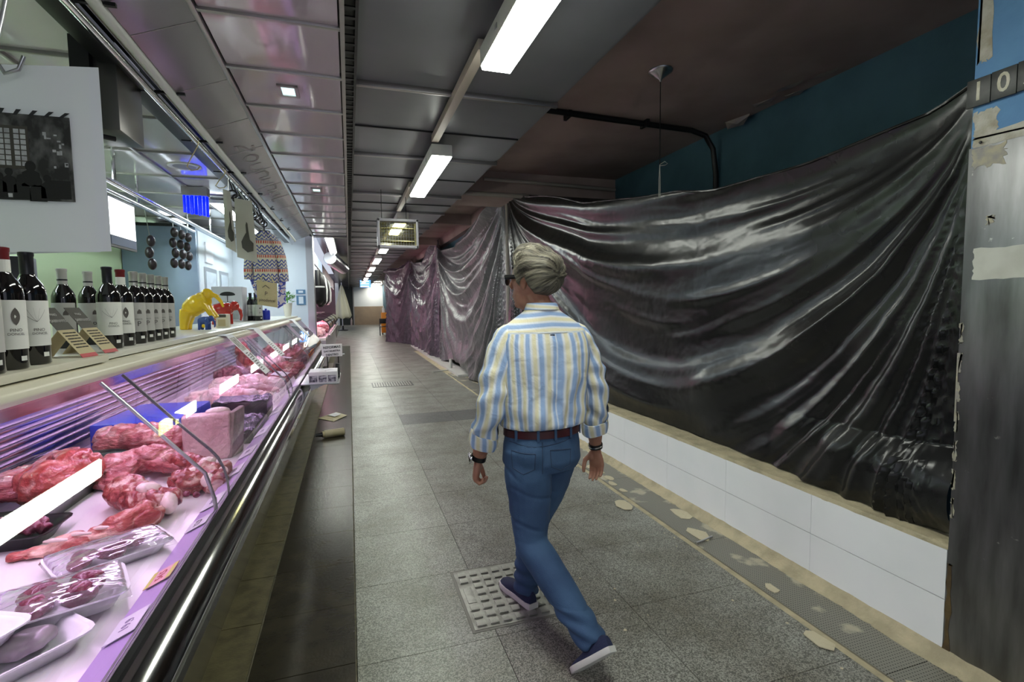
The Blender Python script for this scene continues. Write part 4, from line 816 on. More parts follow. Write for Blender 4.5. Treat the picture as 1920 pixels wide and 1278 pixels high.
K['stalllamp'] = M('lit stall tube', (1, 1, 1), .4, emit=(.80, .93, 1.0), es=STALL)
for i, (y, x) in enumerate(((2.2, -2.5), (4.9, -2.5), (7.2, -1.40), (9.1, -1.4), (9.1, -2.5) )):
    t = thing('stall_lamp', ['lit stall lamp hidden behind the hanging poster', 'lit stall lamp above the illuminated panel', 'lit stall lamp above the black sausages', 'lit stall lamp by the white end wall', 'lit stall lamp over the cold room'][i], 'lamp', (x, y, 2.70))
    B((x-.08, y-.6, 2.70), (x+.08, y+.6, 2.74), 'housing', 'housing', t); B((x-.06, y-.58, 2.69), (x+.06, y+.58, 2.70), 'diffuser', 'stalllamp', t)
t = thing('ceiling_speaker', 'round grey speaker grille in the stall ceiling', 'speaker', (-1.33, 5.18, 2.75))
MB().lathe([(.13, 2.755), (.13, 2.748), (.105, 2.744), (.10, 2.748)], (-1.33, 5.18, 0), 28).build('ring', 'housing', t, smooth=True); MB().lathe([(.10, 2.749), (.06, 2.745), (.01, 2.744)], (-1.33, 5.18, 0), 28).build('grille', M('speaker mesh', (.25, .25, .27), .5), t, smooth=True)
# cold room block
t = thing('cold_room', 'blue-grey steel cold room with white side doors', 'cold room', (-2.4, 9.1, 0))
B((-2.84, 8.0, 0), (-1.97, 10.19, 2.62), 'body', 'fridge', t, bevel=.01); B((-1.97, 8.05, .05), (-1.955, 10.18, 2.58), 'side_panel', 'coldwhite', t); B((-2.84, 8.0, 2.62), (-1.955, 10.19, 2.66), 'top_trim', 'black', t)
for y0, y1 in ((8.25, 8.95), (9.15, 9.75)):
    d = B((-1.957, y0, 1.45), (-1.943, y1, 2.10), 'door_window', 'steel', t); 
    B((-1.944, y0+.06, 1.51), (-1.940, y1-.06, 2.04), 'pane', M('pale pane', (.55, .62, .68), .15), d).location = d.location*0
tag(B((-1.953, 8.35, 2.17), (-1.935, 8.75, 2.46), 'white_notice', M('lit white notice', (.85, .87, .9), .5)), 'tilted white notice on the cold room side', 'notice')
for o in (bpy.data.objects['white_notice'],): o.rotation_euler = (0, 0, 0)
# illuminated menu panel
t = thing('menu_panel', 'bright white panel with dark blue foot hung from the rail', 'panel', (-1.95, 5.5, 2.1))
B((-1.96, 5.22, 2.06), (-1.93, 5.80, 2.50), 'frame', 'darkcard', t); B((-1.931, 5.24, 2.16), (-1.926, 5.78, 2.48), 'screen', M('lit white screen', (.9, .92, .95), .4, emit=(.9, .95, 1), es=1.2), t); B((-1.931, 5.24, 2.08), (-1.926, 5.78, 2.155), 'blue_foot', M('navy print', (.04, .07, .16), .5), t)
# rails
t = thing('stall_rail', 'upper polished rail across the stall under the ceiling', 'rail', (-1.7, 5, 2.48)); MB().tube([(-1.7, .5, 2.50), (-1.7, 9.6, 2.48)], .022, 12).build('tube', 'chrome', t, smooth=True)
for y in (4.75, 7.6): MB().tube([(-1.7, y, 2.5), (-1.7, y, 2.76)], .014, 8).build('hanger', 'chrome', t)
t = thing('stall_rail', 'lower polished rail carrying the black sausages', 'rail', (-1.93, 5, 2.5)); MB().tube([(-1.93, .5, 2.53), (-1.93, 7.75, 2.53)], .024, 12).build('tube', 'chrome', t, smooth=True)
for y in (5.9, 7.5): MB().tube([(-1.93, y, 2.53), (-1.93, y, 2.76)], .012, 8).build('hanger', 'chrome', t)
# sausages
K['saus'] = M('black pudding skin', (.02, .013, .015), .3, bump=.3, bs=40)
for i, (y, n_, z0, lab) in enumerate(((6.15, 3, 2.27, 'single short string of black sausages on a long hook'), (6.92, 4, 2.46, 'left string of the three black sausage strings'), (7.20, 4, 2.47, 'middle string of the three black sausage strings'), (7.46, 4, 2.47, 'right string of the three black sausage strings'))):
    t = thing('sausage_string', lab, 'sausages', (-1.93, y, z0-.12*n_), 0, 'sausages on the rail')
    for k in range(n_): MB().ball((-1.93+.01*(-1)**k, y, z0-.06-.118*k), (.040, .040, .060), 14, 10).build('sausage', 'saus', t, smooth=True)
    MB().tube([(-1.93, y-.1 if i == 0 else y, 2.535), (-1.93, y, z0)], .004, 5).build('hook', 'steel', t); MB().tube([(-1.93, y, z0), (-1.93, y, z0-.1*n_)], .008, 5).build('string', 'string', t)
# blue lamp cluster
t = thing('blue_lamp', 'cluster of glowing blue glass tubes hung in the stall', 'lamp', (-1.45, 6.0, 2.45))
for k in range(9): MB().tube([(-1.56+.024*k, 6.0+.03*(k % 3), 2.66), (-1.56+.024*k, 6.0+.03*(k % 3), 2.49-.03*(k/8))], .013, 8).build('tube', M('glowing blue glass', (.01, .01, .7), .2, emit=(.0, .01, 1), es=.75), t, smooth=True)
B((-1.58, 5.98, 2.66), (-1.35, 6.1, 2.745), 'mount', 'alu', t)
for i, (x, z0, z1) in enumerate(((-.84, 1.75, 1.83), (-.84, 1.55, 1.72))):
    t = thing('blue_notice', ['small blue notice stuck above its twin on the end wall', 'larger blue notice low on the white end wall'][i], 'notice', (x, 10.19, z0)); B((x-.09, 10.185, z0), (x+.07, 10.199, z1), 'sheet', M('blue notice %d' % i, (.10, .22, .36), .5), t); B((x-.05, 10.183, z0+.02), (x+.03, 10.186, z1-.02), 'print', 'coldwhite', t)
# motor housing near the camera
t = thing('shutter_motor', 'dark steel box hanging beside the chrome rail', 'box', (-1.05, 3.05, 2.4)); MB().box((-1.16, 2.90, 2.36), (-1.0, 3.20, 2.76)).build('housing', M('box steel', (.13, .125, .12), .3, .8), t, bevel=.004)
B((-1.165, 2.86, 2.35), (-1.09, 2.9, 2.76), 'flange', 'blackm', t); MB().tube([(-1.13, 2.88, 2.33), (-1.04, 2.95, 2.33)], .012, 8).build('shaft', 'blackm', t)
# chrome rail with hooks
t = thing('hook_rail', 'long chrome rail over the display case', 'rail', (-.94, 4, 2.62)); MB().tube([(-.94, -.8, 2.635), (-.94, 9.9, 2.635)], .018, 14).build('tube', 'chrome', t, smooth=True)
for y in (2.3, 4.4, 6.5, 8.6): MB().tube([(-.94, y, 2.64), (-.99, y, 2.69)], .008, 6).build('bracket', 'steel', t)
K['brass'] = M('brass wire', (.55, .45, .25), .3, 1)
def hook(lab, x, y, L_, mat='brass', r=.004):
    t = thing('meat_hook', lab, 'hook', (x, y, 2.635-L_), 0, 'hooks on the chrome rail')
    P = [(x-.025, y, 2.625), (x-.018, y, 2.655), (x, y, 2.66), (x+.018, y, 2.65), (x+.01, y, 2.60), (x-.03, y-.01, 2.635-L_*.6), (x-.055, y-.02, 2.635-L_*.9), (x-.03, y-.02, 2.635-L_*1.02), (x+.005, y-.02, 2.635-L_*.98), (x+.02, y-.02, 2.635-L_*.88)]
    MB().tube(P, r, 8).build('wire', mat, t, smooth=True)
hook('bare brass hook with nothing on it, mid rail', -.94, 3.95, .20); hook('steel hook holding the large poster', -.93, 1.98, .40, 'steel', .006); hook('thin hook just before the bird prints', -.94, 4.72, .15)
for k in range(11):
    y = 5.05+k*.17; t = thing('ring_hook', '%s black ring hook along the rail, counted from the prints' % ['first', 'second', 'third', 'fourth', 'fifth', 'sixth', 'seventh', 'eighth', 'ninth', 'tenth', 'last'][k], 'hook', (-.94, y, 2.46), 0, 'black ring hooks')
    MB().tube([(-.94, y, 2.65), (-.955, y, 2.66), (-.97, y, 2.64), (-.95, y, 2.58), (-.94, y, 2.54)], .006, 8).build('shank', 'black', t, smooth=True)
    MB().tube([(-.94+.034*math.sin(a), y+.004*math.sin(a), 2.505+.034*math.cos(a)) for a in [2*math.pi*i/18 for i in range(19)]], .0085, 8).build('ring', 'black', t, smooth=True)
# large poster
def sheetpanel(nm, mat, P, th, par, bend=0):
    a, b_, c, d = [Vector(p) for p in P]; n_ = (b_-a).cross(d-a).normalized()
    m = MB(); f = lambda u, v: (a*(1-u)*(1-v)+b_*u*(1-v)+c*u*v+d*(1-u)*v)+n_*(bend*math.sin(math.pi*u)+bend*.4*math.sin(5*v))
    m.grid(f, 10, 10); m.grid(lambda u, v: f(u, v)-n_*th, 10, 10, flip=True); return m.build(nm, mat, par, smooth=True, fix=False)
t = thing('hanging_poster', 'large white print of a dark tavern scene hung at left', 'poster', (-.9, 2.0, 1.70))
K['poster'] = M('poster paper', (.86, .89, .94), .6)
sheetpanel('sheet', 'poster', [(-1.10, 2.0, 1.697), (-.768, 2.0, 1.705), (-.768, 2.005, 2.288), (-1.07, 2.005, 2.262)], .002, t, .004)
sheetpanel('back_sheet', 'poster', [(-1.10, 2.012, 1.690), (-.742, 2.012, 1.709), (-.745, 2.016, 2.296), (-1.07, 2.016, 2.265)], .002, t, .004)
pm_ = M('ink wash print', (.02, .02, .02), .7, col2=(.16, .16, .16), ns=22, nd=7, nlo=.45, nhi=.7, stretch=(1, 1, .6))
yy = 1.9905
pic = B((-1.09, yy, 1.861), (-.822, yy+.004, 2.122), 'picture', pm_, t)
pw = M('pale wash', (.50, .51, .53), .7, col2=(.3, .3, .32), ns=30)
def pq(x0, x1, z0, z1, mt_, nm='picture_detail', dy=.001): o = B((x0, yy-dy, z0), (x1, yy+.001, z1), nm, mt_, pic); o.location = (0, 0, 0); return o
pic.location = (-t.location[0], -t.location[1], -t.location[2])
pq(-1.06, -.93, 1.955, 2.085, 'darkcard', dy=.0005)
for r_ in range(7):
    for c in range(4): pq(-1.005+c*.0165+(.006 if c > 1 else 0), -.992+c*.0165+(.006 if c > 1 else 0), 1.965+r_*.0163, 1.978+r_*.0163, pw)
for k in range(6): MB().prism([(-1.04+k*.038, yy-.001, 2.118), (-1.03+k*.038, yy-.001, 2.118), (-1.024+k*.041, yy-.001, 2.135), (-1.036+k*.041, yy-.001, 2.135)], (0, .001, 0)).build('picture_detail', 'ink', pic).location = (0, 0, 0)
sil = M('ink silhouette', (.012, .012, .012), .8)
for x, z, s in ((-1.01, 1.93, 1), (-.985, 1.945, .9), (-.955, 1.925, 1.1), (-.93, 1.965, 1.25), (-.915, 1.92, 1.1), (-.89, 1.93, .9)):
    MB().prism([(x+.011*s*math.cos(a), yy-.0015, z+.013*s*math.sin(a)) for a in [2*math.pi*k/14 for k in range(14)]], (0, .001, 0)).build('figure', sil, pic).location = (0, 0, 0)
    MB().prism([(x-.02*s, yy-.0013, z-.062), (x+.02*s, yy-.0013, z-.062), (x+.017*s, yy-.0013, z-.02), (x, yy-.0013, z-.006), (x-.018*s, yy-.0013, z-.02)], (0, .001, 0)).build('figure', sil, pic).location = (0, 0, 0)
for k in range(14): x = -.895+.06*rnd.random(); z = 1.96+.12*rnd.random(); pq(x, x+.004+.006*rnd.random(), z, z+.004+.01*rnd.random(), pw)
for x, z in ((-1.0, 1.868), (-.96, 1.866), (-.94, 1.87), (-.975, 1.88)): pq(x, x+.02, z, z+.012, pw)
pq(-.89, -.83, 1.868, 1.925, sil)
# bird prints
K['oldpaper'] = M('old print paper', (.50, .48, .42), .65)
for i, (x0, x1, z0, z1, lab) in enumerate(((-.985, -.905, 1.985, 2.52, 'narrow cream print with dark upright shape, left of the pair'), (-.905, -.745, 1.90, 2.45, 'cream print with dark long-necked shape, right of the pair'))):
    t = thing('hanging_print', lab, 'print', ((x0+x1)/2, 4.9, z0), 0, 'pair of prints on the rail'); y = 4.9+.015*i
    sheetpanel('sheet', 'oldpaper', [(x0, y, z0+.05), (x1, y, z0), (x1-.025, y, z1-.02), (x0, y, z1)], .002, t, .006)
    cx = (x0+x1)/2+.005; w = (x1-x0)*.28
    MB().prism([(cx+w*a, y-.012, z0+.09+.26*b_) for a, b_ in ((-.9, .15), (0, 0), (1.0, .05), (1.1, .3), (.5, .42), (.3, .7), (.2, .95), (0, 1.0), (-.15, .9), (-.1, .65), (-.6, .5), (-1, .35))], (0, .001, 0)).build('dark_shape', 'darkcard', t)
    MB().tube([((x0+x1)/2, y, z1-.01), (-.94, y, 2.63)], .003, 5).build('wire', 'steel', t)
# fair-isle sweater with tote bag
sm = M('fair-isle knit', (.60, .56, .44), .85, bump=.5, bs=160, bd=.004); N = sm.node_tree.nodes; L = sm.node_tree.links
tc = N.new('ShaderNodeTexCoord'); sx_ = N.new('ShaderNodeSeparateXYZ'); L.new(tc.outputs['Object'], sx_.inputs[0])
def mth(op, a, b_=None, c=None):
    n_ = N.new('ShaderNodeMath'); n_.operation = op
    for i, q in enumerate((a, b_, c)):
        if q is None: continue
        if isinstance(q, (int, float)): n_.inputs[i].default_value = q
        else: L.new(q, n_.inputs[i])
    return n_.outputs[0]
zf = mth('FRACT', mth('MULTIPLY', sx_.outputs[2], 7.0)); X = mth('ADD', sx_.outputs[0], mth('MULTIPLY', sx_.outputs[1], .6))
dash = mth('GREATER_THAN', mth('SINE', mth('MULTIPLY', X, 330)), -.1); zig = mth('LESS_THAN', mth('ABSOLUTE', mth('SUBTRACT', mth('PINGPONG', mth('MULTIPLY', X, 45), 1), mth('FRACT', mth('MULTIPLY', sx_.outputs[2], 28)))), .28)
redm = mth('MULTIPLY', dash, mth('LESS_THAN', mth('ABSOLUTE', mth('SUBTRACT', zf, .22)), .10)); blm = mth('MULTIPLY', zig, mth('GREATER_THAN', zf, .42)); ln = mth('LESS_THAN', mth('ABSOLUTE', mth('SUBTRACT', zf, .37)), .025)
c1 = N.new('ShaderNodeMix'); c1.data_type = 'RGBA'; c1.inputs[6].default_value = (.60, .56, .44, 1); c1.inputs[7].default_value = (.06, .08, .30, 1); L.new(mth('MAXIMUM', blm, ln), c1.inputs[0])
c2 = N.new('ShaderNodeMix'); c2.data_type = 'RGBA'; L.new(c1.outputs[2], c2.inputs[6]); c2.inputs[7].default_value = (.50, .06, .04, 1); L.new(redm, c2.inputs[0]); L.new(c2.outputs[2], N['Principled BSDF'].inputs['Base Color'])
YS = 5.75
t = thing('hanging_sweater', 'child-size patterned knit sweater hung on the chrome rail', 'sweater', (-.80, YS, 1.62))
prof = [(1.76, .105), (1.78, .118), (1.85, .120), (1.95, .122), (2.05, .125), (2.14, .132), (2.20, .128), (2.25, .09), (2.275, .055), (2.285, .05)]
MB().rings([[(-.80+w_*math.cos(a)*(1+.04*math.sin(9*a)), YS+.05*math.sin(a)*(1+.25*math.sin(7*a+z*20)), z) for a in [2*math.pi*k/40 for k in range(40)]] for z, w_ in prof]).build('body', sm, t, smooth=True)
MB().tube([(-.90, YS, 2.18), (-.945, YS, 2.05), (-.965, YS, 1.90), (-.97, YS, 1.80)], [.05, .048, .042, .036], 14).build('sleeve', sm, t, smooth=True); MB().tube([(-.70, YS, 2.18), (-.655, YS, 2.03), (-.635, YS, 1.88), (-.625, YS, 1.78)], [.05, .048, .042, .036], 14).build('sleeve', sm, t, smooth=True)
MB().tube([(-.80+.05*math.cos(a), YS+.03*math.sin(a), 2.285) for a in [2*math.pi*k/16 for k in range(17)]], .008, 8).build('collar', 'darkcard', t, smooth=True); MB().tube([(-.80, YS, 2.27), (-.80, YS, 2.40), (-.86, YS, 2.55), (-.94, YS, 2.64)], .006, 6).build('hanger_hook', 'black', t)
sm2 = M('blue and white print cloth', (.58, .56, .60), .8); N = sm2.node_tree.nodes; L = sm2.node_tree.links
tc = N.new('ShaderNodeTexCoord'); v_ = N.new('ShaderNodeTexVoronoi'); v_.inputs['Scale'].default_value = 26; L.new(tc.outputs['Object'], v_.inputs['Vector']); r = N.new('ShaderNodeValToRGB'); r.color_ramp.interpolation = 'CONSTANT'; e = r.color_ramp.elements; e[0].color = (.55, .05, .06, 1); e[1].position = .18; e[1].color = (.62, .60, .66, 1); q_ = e.new(.42); q_.color = (.07, .09, .42, 1); q_ = e.new(.68); q_.color = (.6, .58, .62, 1); L.new(v_.outputs['Distance'], r.inputs[0]); L.new(r.outputs[0], N['Principled BSDF'].inputs['Base Color'])
for i, (pts, lab) in enumerate(((((-1.02, 1.93), (-.96, 1.97), (-.85, 1.92), (-.86, 1.60), (-.92, 1.62), (-.97, 1.80)), 'blue and red printed cloth showing left of the sweater'), (((-.70, 1.85), (-.63, 1.82), (-.64, 1.55), (-.72, 1.50)), 'blue and red printed cloth showing right of the tote bag'))):
    tag(MB().prism([(x, YS+.10, z) for x, z in pts], (0, .02, 0)).build('hanging_cloth', sm2, bevel=.004), lab, 'cloth', 'printed cloths'); 
    MB().tube([(pts[1][0], YS+.11, pts[1][1]-.02), (-.94, YS+.11, 2.63)], .003, 5).build('string', 'string', bpy.data.objects['hanging_cloth' if i == 0 else 'hanging_cloth.001'])
t = thing('tote_bag', 'tan cloth bag with roof emblem hung below the sweater', 'bag', (-.80, YS-.06, 1.50))
sheetpanel('cloth', M('tan cotton', (.46, .39, .22), .85, bump=.3, bs=80), [(-.885, YS-.07, 1.545), (-.70, YS-.07, 1.51), (-.695, YS-.07, 1.755), (-.885, YS-.07, 1.79)], .008, t, .008)
for k, x in enumerate((-.86, -.72)): MB().tube([(x, YS-.062, 1.75), (x+(.03 if k == 0 else -.03), YS-.05, 1.83)], .006, 6).build('strap', 'tan', t)
MB().tube([(-.83, YS-.085, 1.715), (-.80, YS-.085, 1.738), (-.795, YS-.085, 1.732), (-.765, YS-.085, 1.705)], .0035, 5).build('roof_emblem', 'darkcard', t)
text('p', .055, 'darkcard', frame((-.797, YS-.085, 1.665), (1, 0, -.1), (0, 0, 1)), 'emblem_letter', t); text('pinodoncel', .042, 'darkcard', frame((-.79, YS-.085, 1.585), (1, 0, -.1), (0, 0, 1)), 'lettering', t, sx=.8)

# ================================================================ box, sign, roll and pack
K['photo'] = M('violet-lit photo print', (.05, .045, .07), .5, col2=(.50, .48, .55), ns=45, nd=5)
t = thing('photo_box', 'white box printed with three identical photos at the case front', 'box', (-.25, 5.0, .82))
B((-.374, 4.90, .820), (-.129, 5.18, .922), 'carton', M('white card box', (.74, .74, .74), .5), t, bevel=.003)
for k in range(3):
    x = -.369+k*.080; B((x, 4.8985, .829), (x+.068, 4.900, .889), 'photo', 'photo', t); B((x+.026, 4.8975, .874), (x+.066, 4.899, .879), 'caption', 'paper', t)
for k in range(8): x = -.36+.15*rnd.random(); y = 4.93+k*.03; B((x, y, .922), (x+.04+.05*rnd.random(), y+.004, .9226), 'print_line', 'ink', t)
t = thing('bag_shelf', 'narrow steel bag shelf fixed along the case front', 'shelf', (-.25, 5.2, .80)); B((-.440, 4.88, .808), (-.11, 5.60, .8195), 'plate', 'steel', t, bevel=.002)
for y in (4.95, 5.5): MB().prism([(-.365, y, .807), (-.22, y, .807), (-.365, y, .745)], (0, .015, 0)).build('bracket', 'steel', t)
t = thing('tape_roll', 'black roll standing behind the photo-printed box', 'roll', (-.125, 5.27, .82))
MB().rings([[(-.150+w_, 5.27+r*math.cos(a), .888+r*math.sin(a)) for a in [2*math.pi*k/24 for k in range(24)]] for w_, r in ((0, .03), (0, .068), (.04, .068), (.04, .03))], closed=True).build('roll', 'black', t, bevel=.004)
t = thing('lettered_sign', 'white hand-lettered sign standing behind the photo box', 'sign', (-.2, 5.43, .82))
MB().box((-.281, 5.42, 1.010), (-.085, 5.446, 1.134)).build('board', M('sign board', (.74, .72, .72), .6), t, bevel=.004)
for s, z, sz in (('REFORMAS', 1.104, .034), ('DAY NUESTRA', 1.066, .024), ('DENTRO', 1.028, .030)): text(s, sz, 'ink', frame((-.183, 5.4185, z), (1, 0, .06), (0, 0, 1)), 'lettering', t, bold=.0006)
for x in (-.23, -.125): MB().tube([(x, 5.435, 1.012), (x, 5.47, .88), (x, 5.47, .8205)], .005, 6).build('leg', 'blackm', t)
MB().tube([(-.085, 5.43, 1.03), (-.063, 5.43, 1.032)], .004, 6).build('peg', 'paper', t)
K['kraft'] = M('kraft paper', (.42, .36, .20), .6, col2=(.50, .44, .28), ns=9)
t = thing('paper_packet', 'flat tan packet lying on the dark floor tiles', 'packet', (-.26, 7.3, 0)); MB().add([(-.46, 7.26, .006), (-.25, 6.98, .006), (-.08, 7.29, .012), (-.23, 7.58, .008), (-.27, 7.28, .035)], [(0, 1, 4), (1, 2, 4), (2, 3, 4), (3, 0, 4), (0, 3, 2, 1)]).build('wrapper', 'kraft', t); MB().prism([(-.33, 7.27, .034), (-.24, 7.15, .030), (-.16, 7.30, .030), (-.23, 7.43, .030)], (0, 0, .004)).build('label', 'paper', t)
t = thing('lying_bottle', 'tan wrapped bottle lying on the dark floor tiles', 'bottle', (-.26, 6.25, 0)); d = Vector((.96, .28, 0)).normalized(); o_ = Vector((-.42, 6.12, .045))
def along(s): return tuple(o_+d*s)
MB().tube([along(.10), along(.32)], .044, 18).build('wrapper', 'kraft', t, smooth=True); MB().tube([along(.075), along(.10)], .036, 18).build('tan_collar', 'tan', t, smooth=True); MB().tube([along(0), along(.03), along(.075)], [.014, .018, .028], 14).build('neck', 'black', t, smooth=True); MB().tube([along(.32), along(.33)], [.044, .03], 18).build('base_cap', 'darkcard', t, smooth=True)
# ================================================================ hanging plastic sheets
def tarpmat(name, c, c2, rough=.30, bump=.6, bs=9, spec=.5):
    m = M(name, c, rough, col2=c2, ns=3, pos=True, nlo=.4, nhi=.75, spec=spec); N = m.node_tree.nodes; L = m.node_tree.links; b = N['Principled BSDF']
    g = N.new('ShaderNodeNewGeometry')
    n1 = N.new('ShaderNodeTexNoise'); n1.inputs['Scale'].default_value = bs; n1.inputs['Detail'].default_value = 7; n1.inputs['Distortion'].default_value = .8; L.new(g.outputs['Position'], n1.inputs['Vector'])
    v = N.new('ShaderNodeTexVoronoi'); v.feature = 'DISTANCE_TO_EDGE'; v.inputs['Scale'].default_value = bs*1.7; L.new(n1.outputs['Color'], v.inputs['Vector'])
    v2 = N.new('ShaderNodeTexVoronoi'); v2.inputs['Scale'].default_value = bs*2.6; L.new(g.outputs['Position'], v2.inputs['Vector'])
    ad = N.new('ShaderNodeMath'); ad.operation = 'MULTIPLY_ADD'; ad.inputs[1].default_value = .25; L.new(v2.outputs['Distance'], ad.inputs[0]); L.new(n1.outputs['Fac'], ad.inputs[2])
    bn = N.new('ShaderNodeBump'); bn.inputs['Strength'].default_value = bump; bn.inputs['Distance'].default_value = .04; L.new(ad.outputs[0], bn.inputs['Height']); L.new(bn.outputs[0], b.inputs['Normal'])
    # flecks of plaster
    n3 = N.new('ShaderNodeTexNoise'); n3.inputs['Scale'].default_value = 60; n3.inputs['Detail'].default_value = 2; L.new(g.outputs['Position'], n3.inputs['Vector'])
    return m
K['tarp'] = tarpmat('black polythene', (.011, .011, .012), (.019, .019, .017), .24, .07, 5, .42)
K['tarp2'] = tarpmat('dusty grey polythene', (.085, .085, .092), (.13, .13, .135), .30, .5, 6)
K['tarp3'] = tarpmat('grey polythene with pink lamp tint', (.075, .065, .085), (.12, .10, .13), .26, .6, 5)  # violet in the base colour paints the pink lamps' reflection on grey sheets
def interp(P, y):
    for (a, za), (b_, zb) in zip(P[:-1], P[1:]):
        if a <= y <= b_: f = (y-a)/(b_-a); f = f*f*(3-2*f)*.35+f*.65; return za+(zb-za)*f
    return P[0][1] if y < P[0][0] else P[-1][1]
def ridge(x): f = x-math.floor(x); f = 1-abs(2*f-1); return f*f*(3-2*f)
def sheet(name, lab, path, top, bot, mat, nu, nv, folds, amp, seed, pool=None, par=None, hollow=.0):
    """path: list of (s, x, y) plan points; top, bot: (s, z)"""
    xs = [(p[0], p[1]) for p in path]; ys = [(p[0], p[2]) for p in path]; ztl = top[0][1]; ztr = top[-1][1]
    def fn(u, v):
        x = interp(xs, u); y = interp(ys, u); zt = interp(top, u); zb = interp(bot, u); z = zt+(zb-zt)*v
        w_ = max(.10, (u*(1-u)*4)**.75); zc = ztl+(ztr-ztl)*u; S = (zc-z+.02)/w_
        j = nz((S*.9, seed, u*.7), 1.1)*.55
        m1 = .5+.5*nz((S*.8, u*1.5, seed+2), 1.3); m2 = max(0, nz((S*1.3, u*2.2, seed+7), 1.4)+.15); m3 = max(0, nz((S*2.1, u*3.0, seed+9), 1.6))
        d = ridge(S*folds[0]+j)**1.6*m1*1.3+.8*ridge(S*folds[1]+1.7*j+.3)**2*m2+.35*ridge(S*folds[1]*1.9+u*2+2*j)**2*m3
        fade = max(0, min(1, (w_-.10)*2.2))*(.30+.70*math.exp(-v*1.1))
        e = nz((u*5, v*3, seed), 1.5)*.05*v+(.002+.010*max(0, d-.75)*fade)*fbm((u*22, v*12, seed), 1)
        vert = .035*ridge(u*9+.6*nz((u*3, v*2, seed), 1.2))*v*hollow
        xx = x-amp*d*fade-e-vert+.06*math.sin(math.pi*v)*.5
        if pool: xx, z = pool(u, v, xx, y, z)
        return (xx, y+.012*fbm((u*15, v*9, seed+4), 1), z)
    t = thing(name, lab, 'plastic sheet', (path[0][1], (path[0][2]+path[-1][2])/2, min(b_[1] for b_ in bot)))
    o = MB().grid(fn, nu, nv).build('sheet', mat, t, smooth=True, fix=False)
    P = [fn(i/90, 0) for i in range(91)]; MB().tube(P, .008, 6).build('hem', mat, t, smooth=True)
    return t
def pool1(u, v, x, y, z):
    q = max(0, (v-.80)/.20); r = max(0, 1-u/.17)
    if q > 0 and r > 0: x -= .11*math.sin(math.pi*q)*r+.05*q*r; z += .05*nz((u*30, v*10, 3), 1)*q*r
    return min(x, 2.50+.4*(1-q)), z
Y_ = lambda y: (y-1.405)/(7.58-1.405)
sheet('black_sheet', 'huge black plastic sheet hung from pillar to post above the low wall', [(0, 2.445, 1.405), (.3, 2.50, 3.26), (.6, 2.47, 5.1), (1, 2.36, 7.58)],
      [(0, 2.41), (Y_(1.69), 2.325), (Y_(2.26), 2.275), (Y_(2.9), 2.29), (Y_(3.6), 2.385), (Y_(4.93), 2.575), (Y_(6.55), 2.96), (1, 3.30)], [(0, .505), (1, .505)], 'tarp', 420, 200, (1.15, 2.7), .10, 3, pool1)
R2 = lambda y: (y-7.72)/(13.9-7.72)
sheet('grey_sheet', 'dusty grey plastic sheet draped beside the post behind the man', [(0, 2.36, 7.72), (.4, 2.33, 10.2), (1, 2.36, 13.9)], [(0, 3.30), (R2(8.6), 3.05), (R2(10.9), 2.74), (R2(12.6), 2.85), (1, 3.28)], [(0, .03), (R2(9.9), .02), (R2(11.2), .22), (R2(12), .20), (R2(13), .06), (1, .02)], 'tarp2', 300, 150, (1.5, 3.2), .16, 8, hollow=1)
R3_ = lambda y: (y-13.95)/(19.6-13.95)
sheet('lamp_tinted_sheet', 'plastic sheet with pink lamp light in its colour, hanging past the grey one', [(0, 2.36, 13.95), (.5, 2.30, 16.6), (1, 2.28, 19.6)], [(0, 3.28), (.4, 2.86), (.7, 2.95), (1, 3.25)], [(0, .05), (.4, .02), (1, .02)], 'tarp3', 220, 120, (1.3, 2.8), .2, 14, hollow=2.5)
sheet('lamp_tinted_sheet', 'farthest plastic sheet swinging out into the corridor', [(0, 2.24, 19.7), (.5, 1.95, 20.7), (1, 1.46, 21.6)], [(0, 3.22), (.45, 2.98), (1, 3.0)], [(0, .02), (1, .02)], 'tarp3', 160, 120, (1.2, 2.6), .2, 19, hollow=2.5)
bpy.data.objects['lamp_tinted_sheet.001']['category'] = 'plastic sheet'
K['slab'] = M('dusty white kerb', (.50, .49, .47), .8, bump=.4, bs=30)
struct(B((2.12, 10.4, 0), (2.46, 19, .045), 'trim_4', 'slab'), 'dusty pale kerb under the hanging sheets')
tag(MB().tube([(1.75, 11.35, .018), (2.18, 11.5, .018)], .014, 6).build('lath', 'slab'), 'pale lath lying on the floor by the grey sheet', 'lath')
t = thing('short_post', 'short pale post under the lifted hem of the grey sheet', 'post', (2.20, 11.6, 0)); MB().tube([(2.20, 11.6, 0), (2.20, 11.6, .26)], .035, 10).build('shaft', 'slab', t, smooth=True)
# ================================================================ second stall
struct(B((-2.4, 10.35, 0), (-2.3, 27, 2.9), 'wall_second_stall', M('pink wall', (.7, .5, .55), .5)), 'pink-lit rear wall of the second stall')
struct(B((-2.4, 10.35, 2.72), (-.76, 27, 2.80), 'ceiling_second_stall', 'stallpanel'))
struct(B((-2.4, 27, 0), (-.66, 27.1, 2.9), 'wall_second_end', 'darkpanel'))
t = thing('lit_fascia', 'pale blue lit fascia sign over the second stall', 'sign', (-.72, 14, 2.3))
B((-.78, 10.4, 2.32), (-.70, 15.5, 2.72), 'box', M('lit pale blue fascia', (.6, .7, .85), .4, emit=(.62, .78, 1), es=.4), t, bevel=.01)
B((-.705, 10.4, 2.30), (-.695, 26.5, 2.33), 'lower_trim', 'steel', t); B((-.78, 15.5, 2.32), (-.70, 26.5, 2.72), 'pink_box', M('pink fascia', (.45, .16, .18), .4), t)
K['pinkl'] = M('lit pink tube', (1, .7, .8), .4, emit=(1, .50, .72), es=PINK)
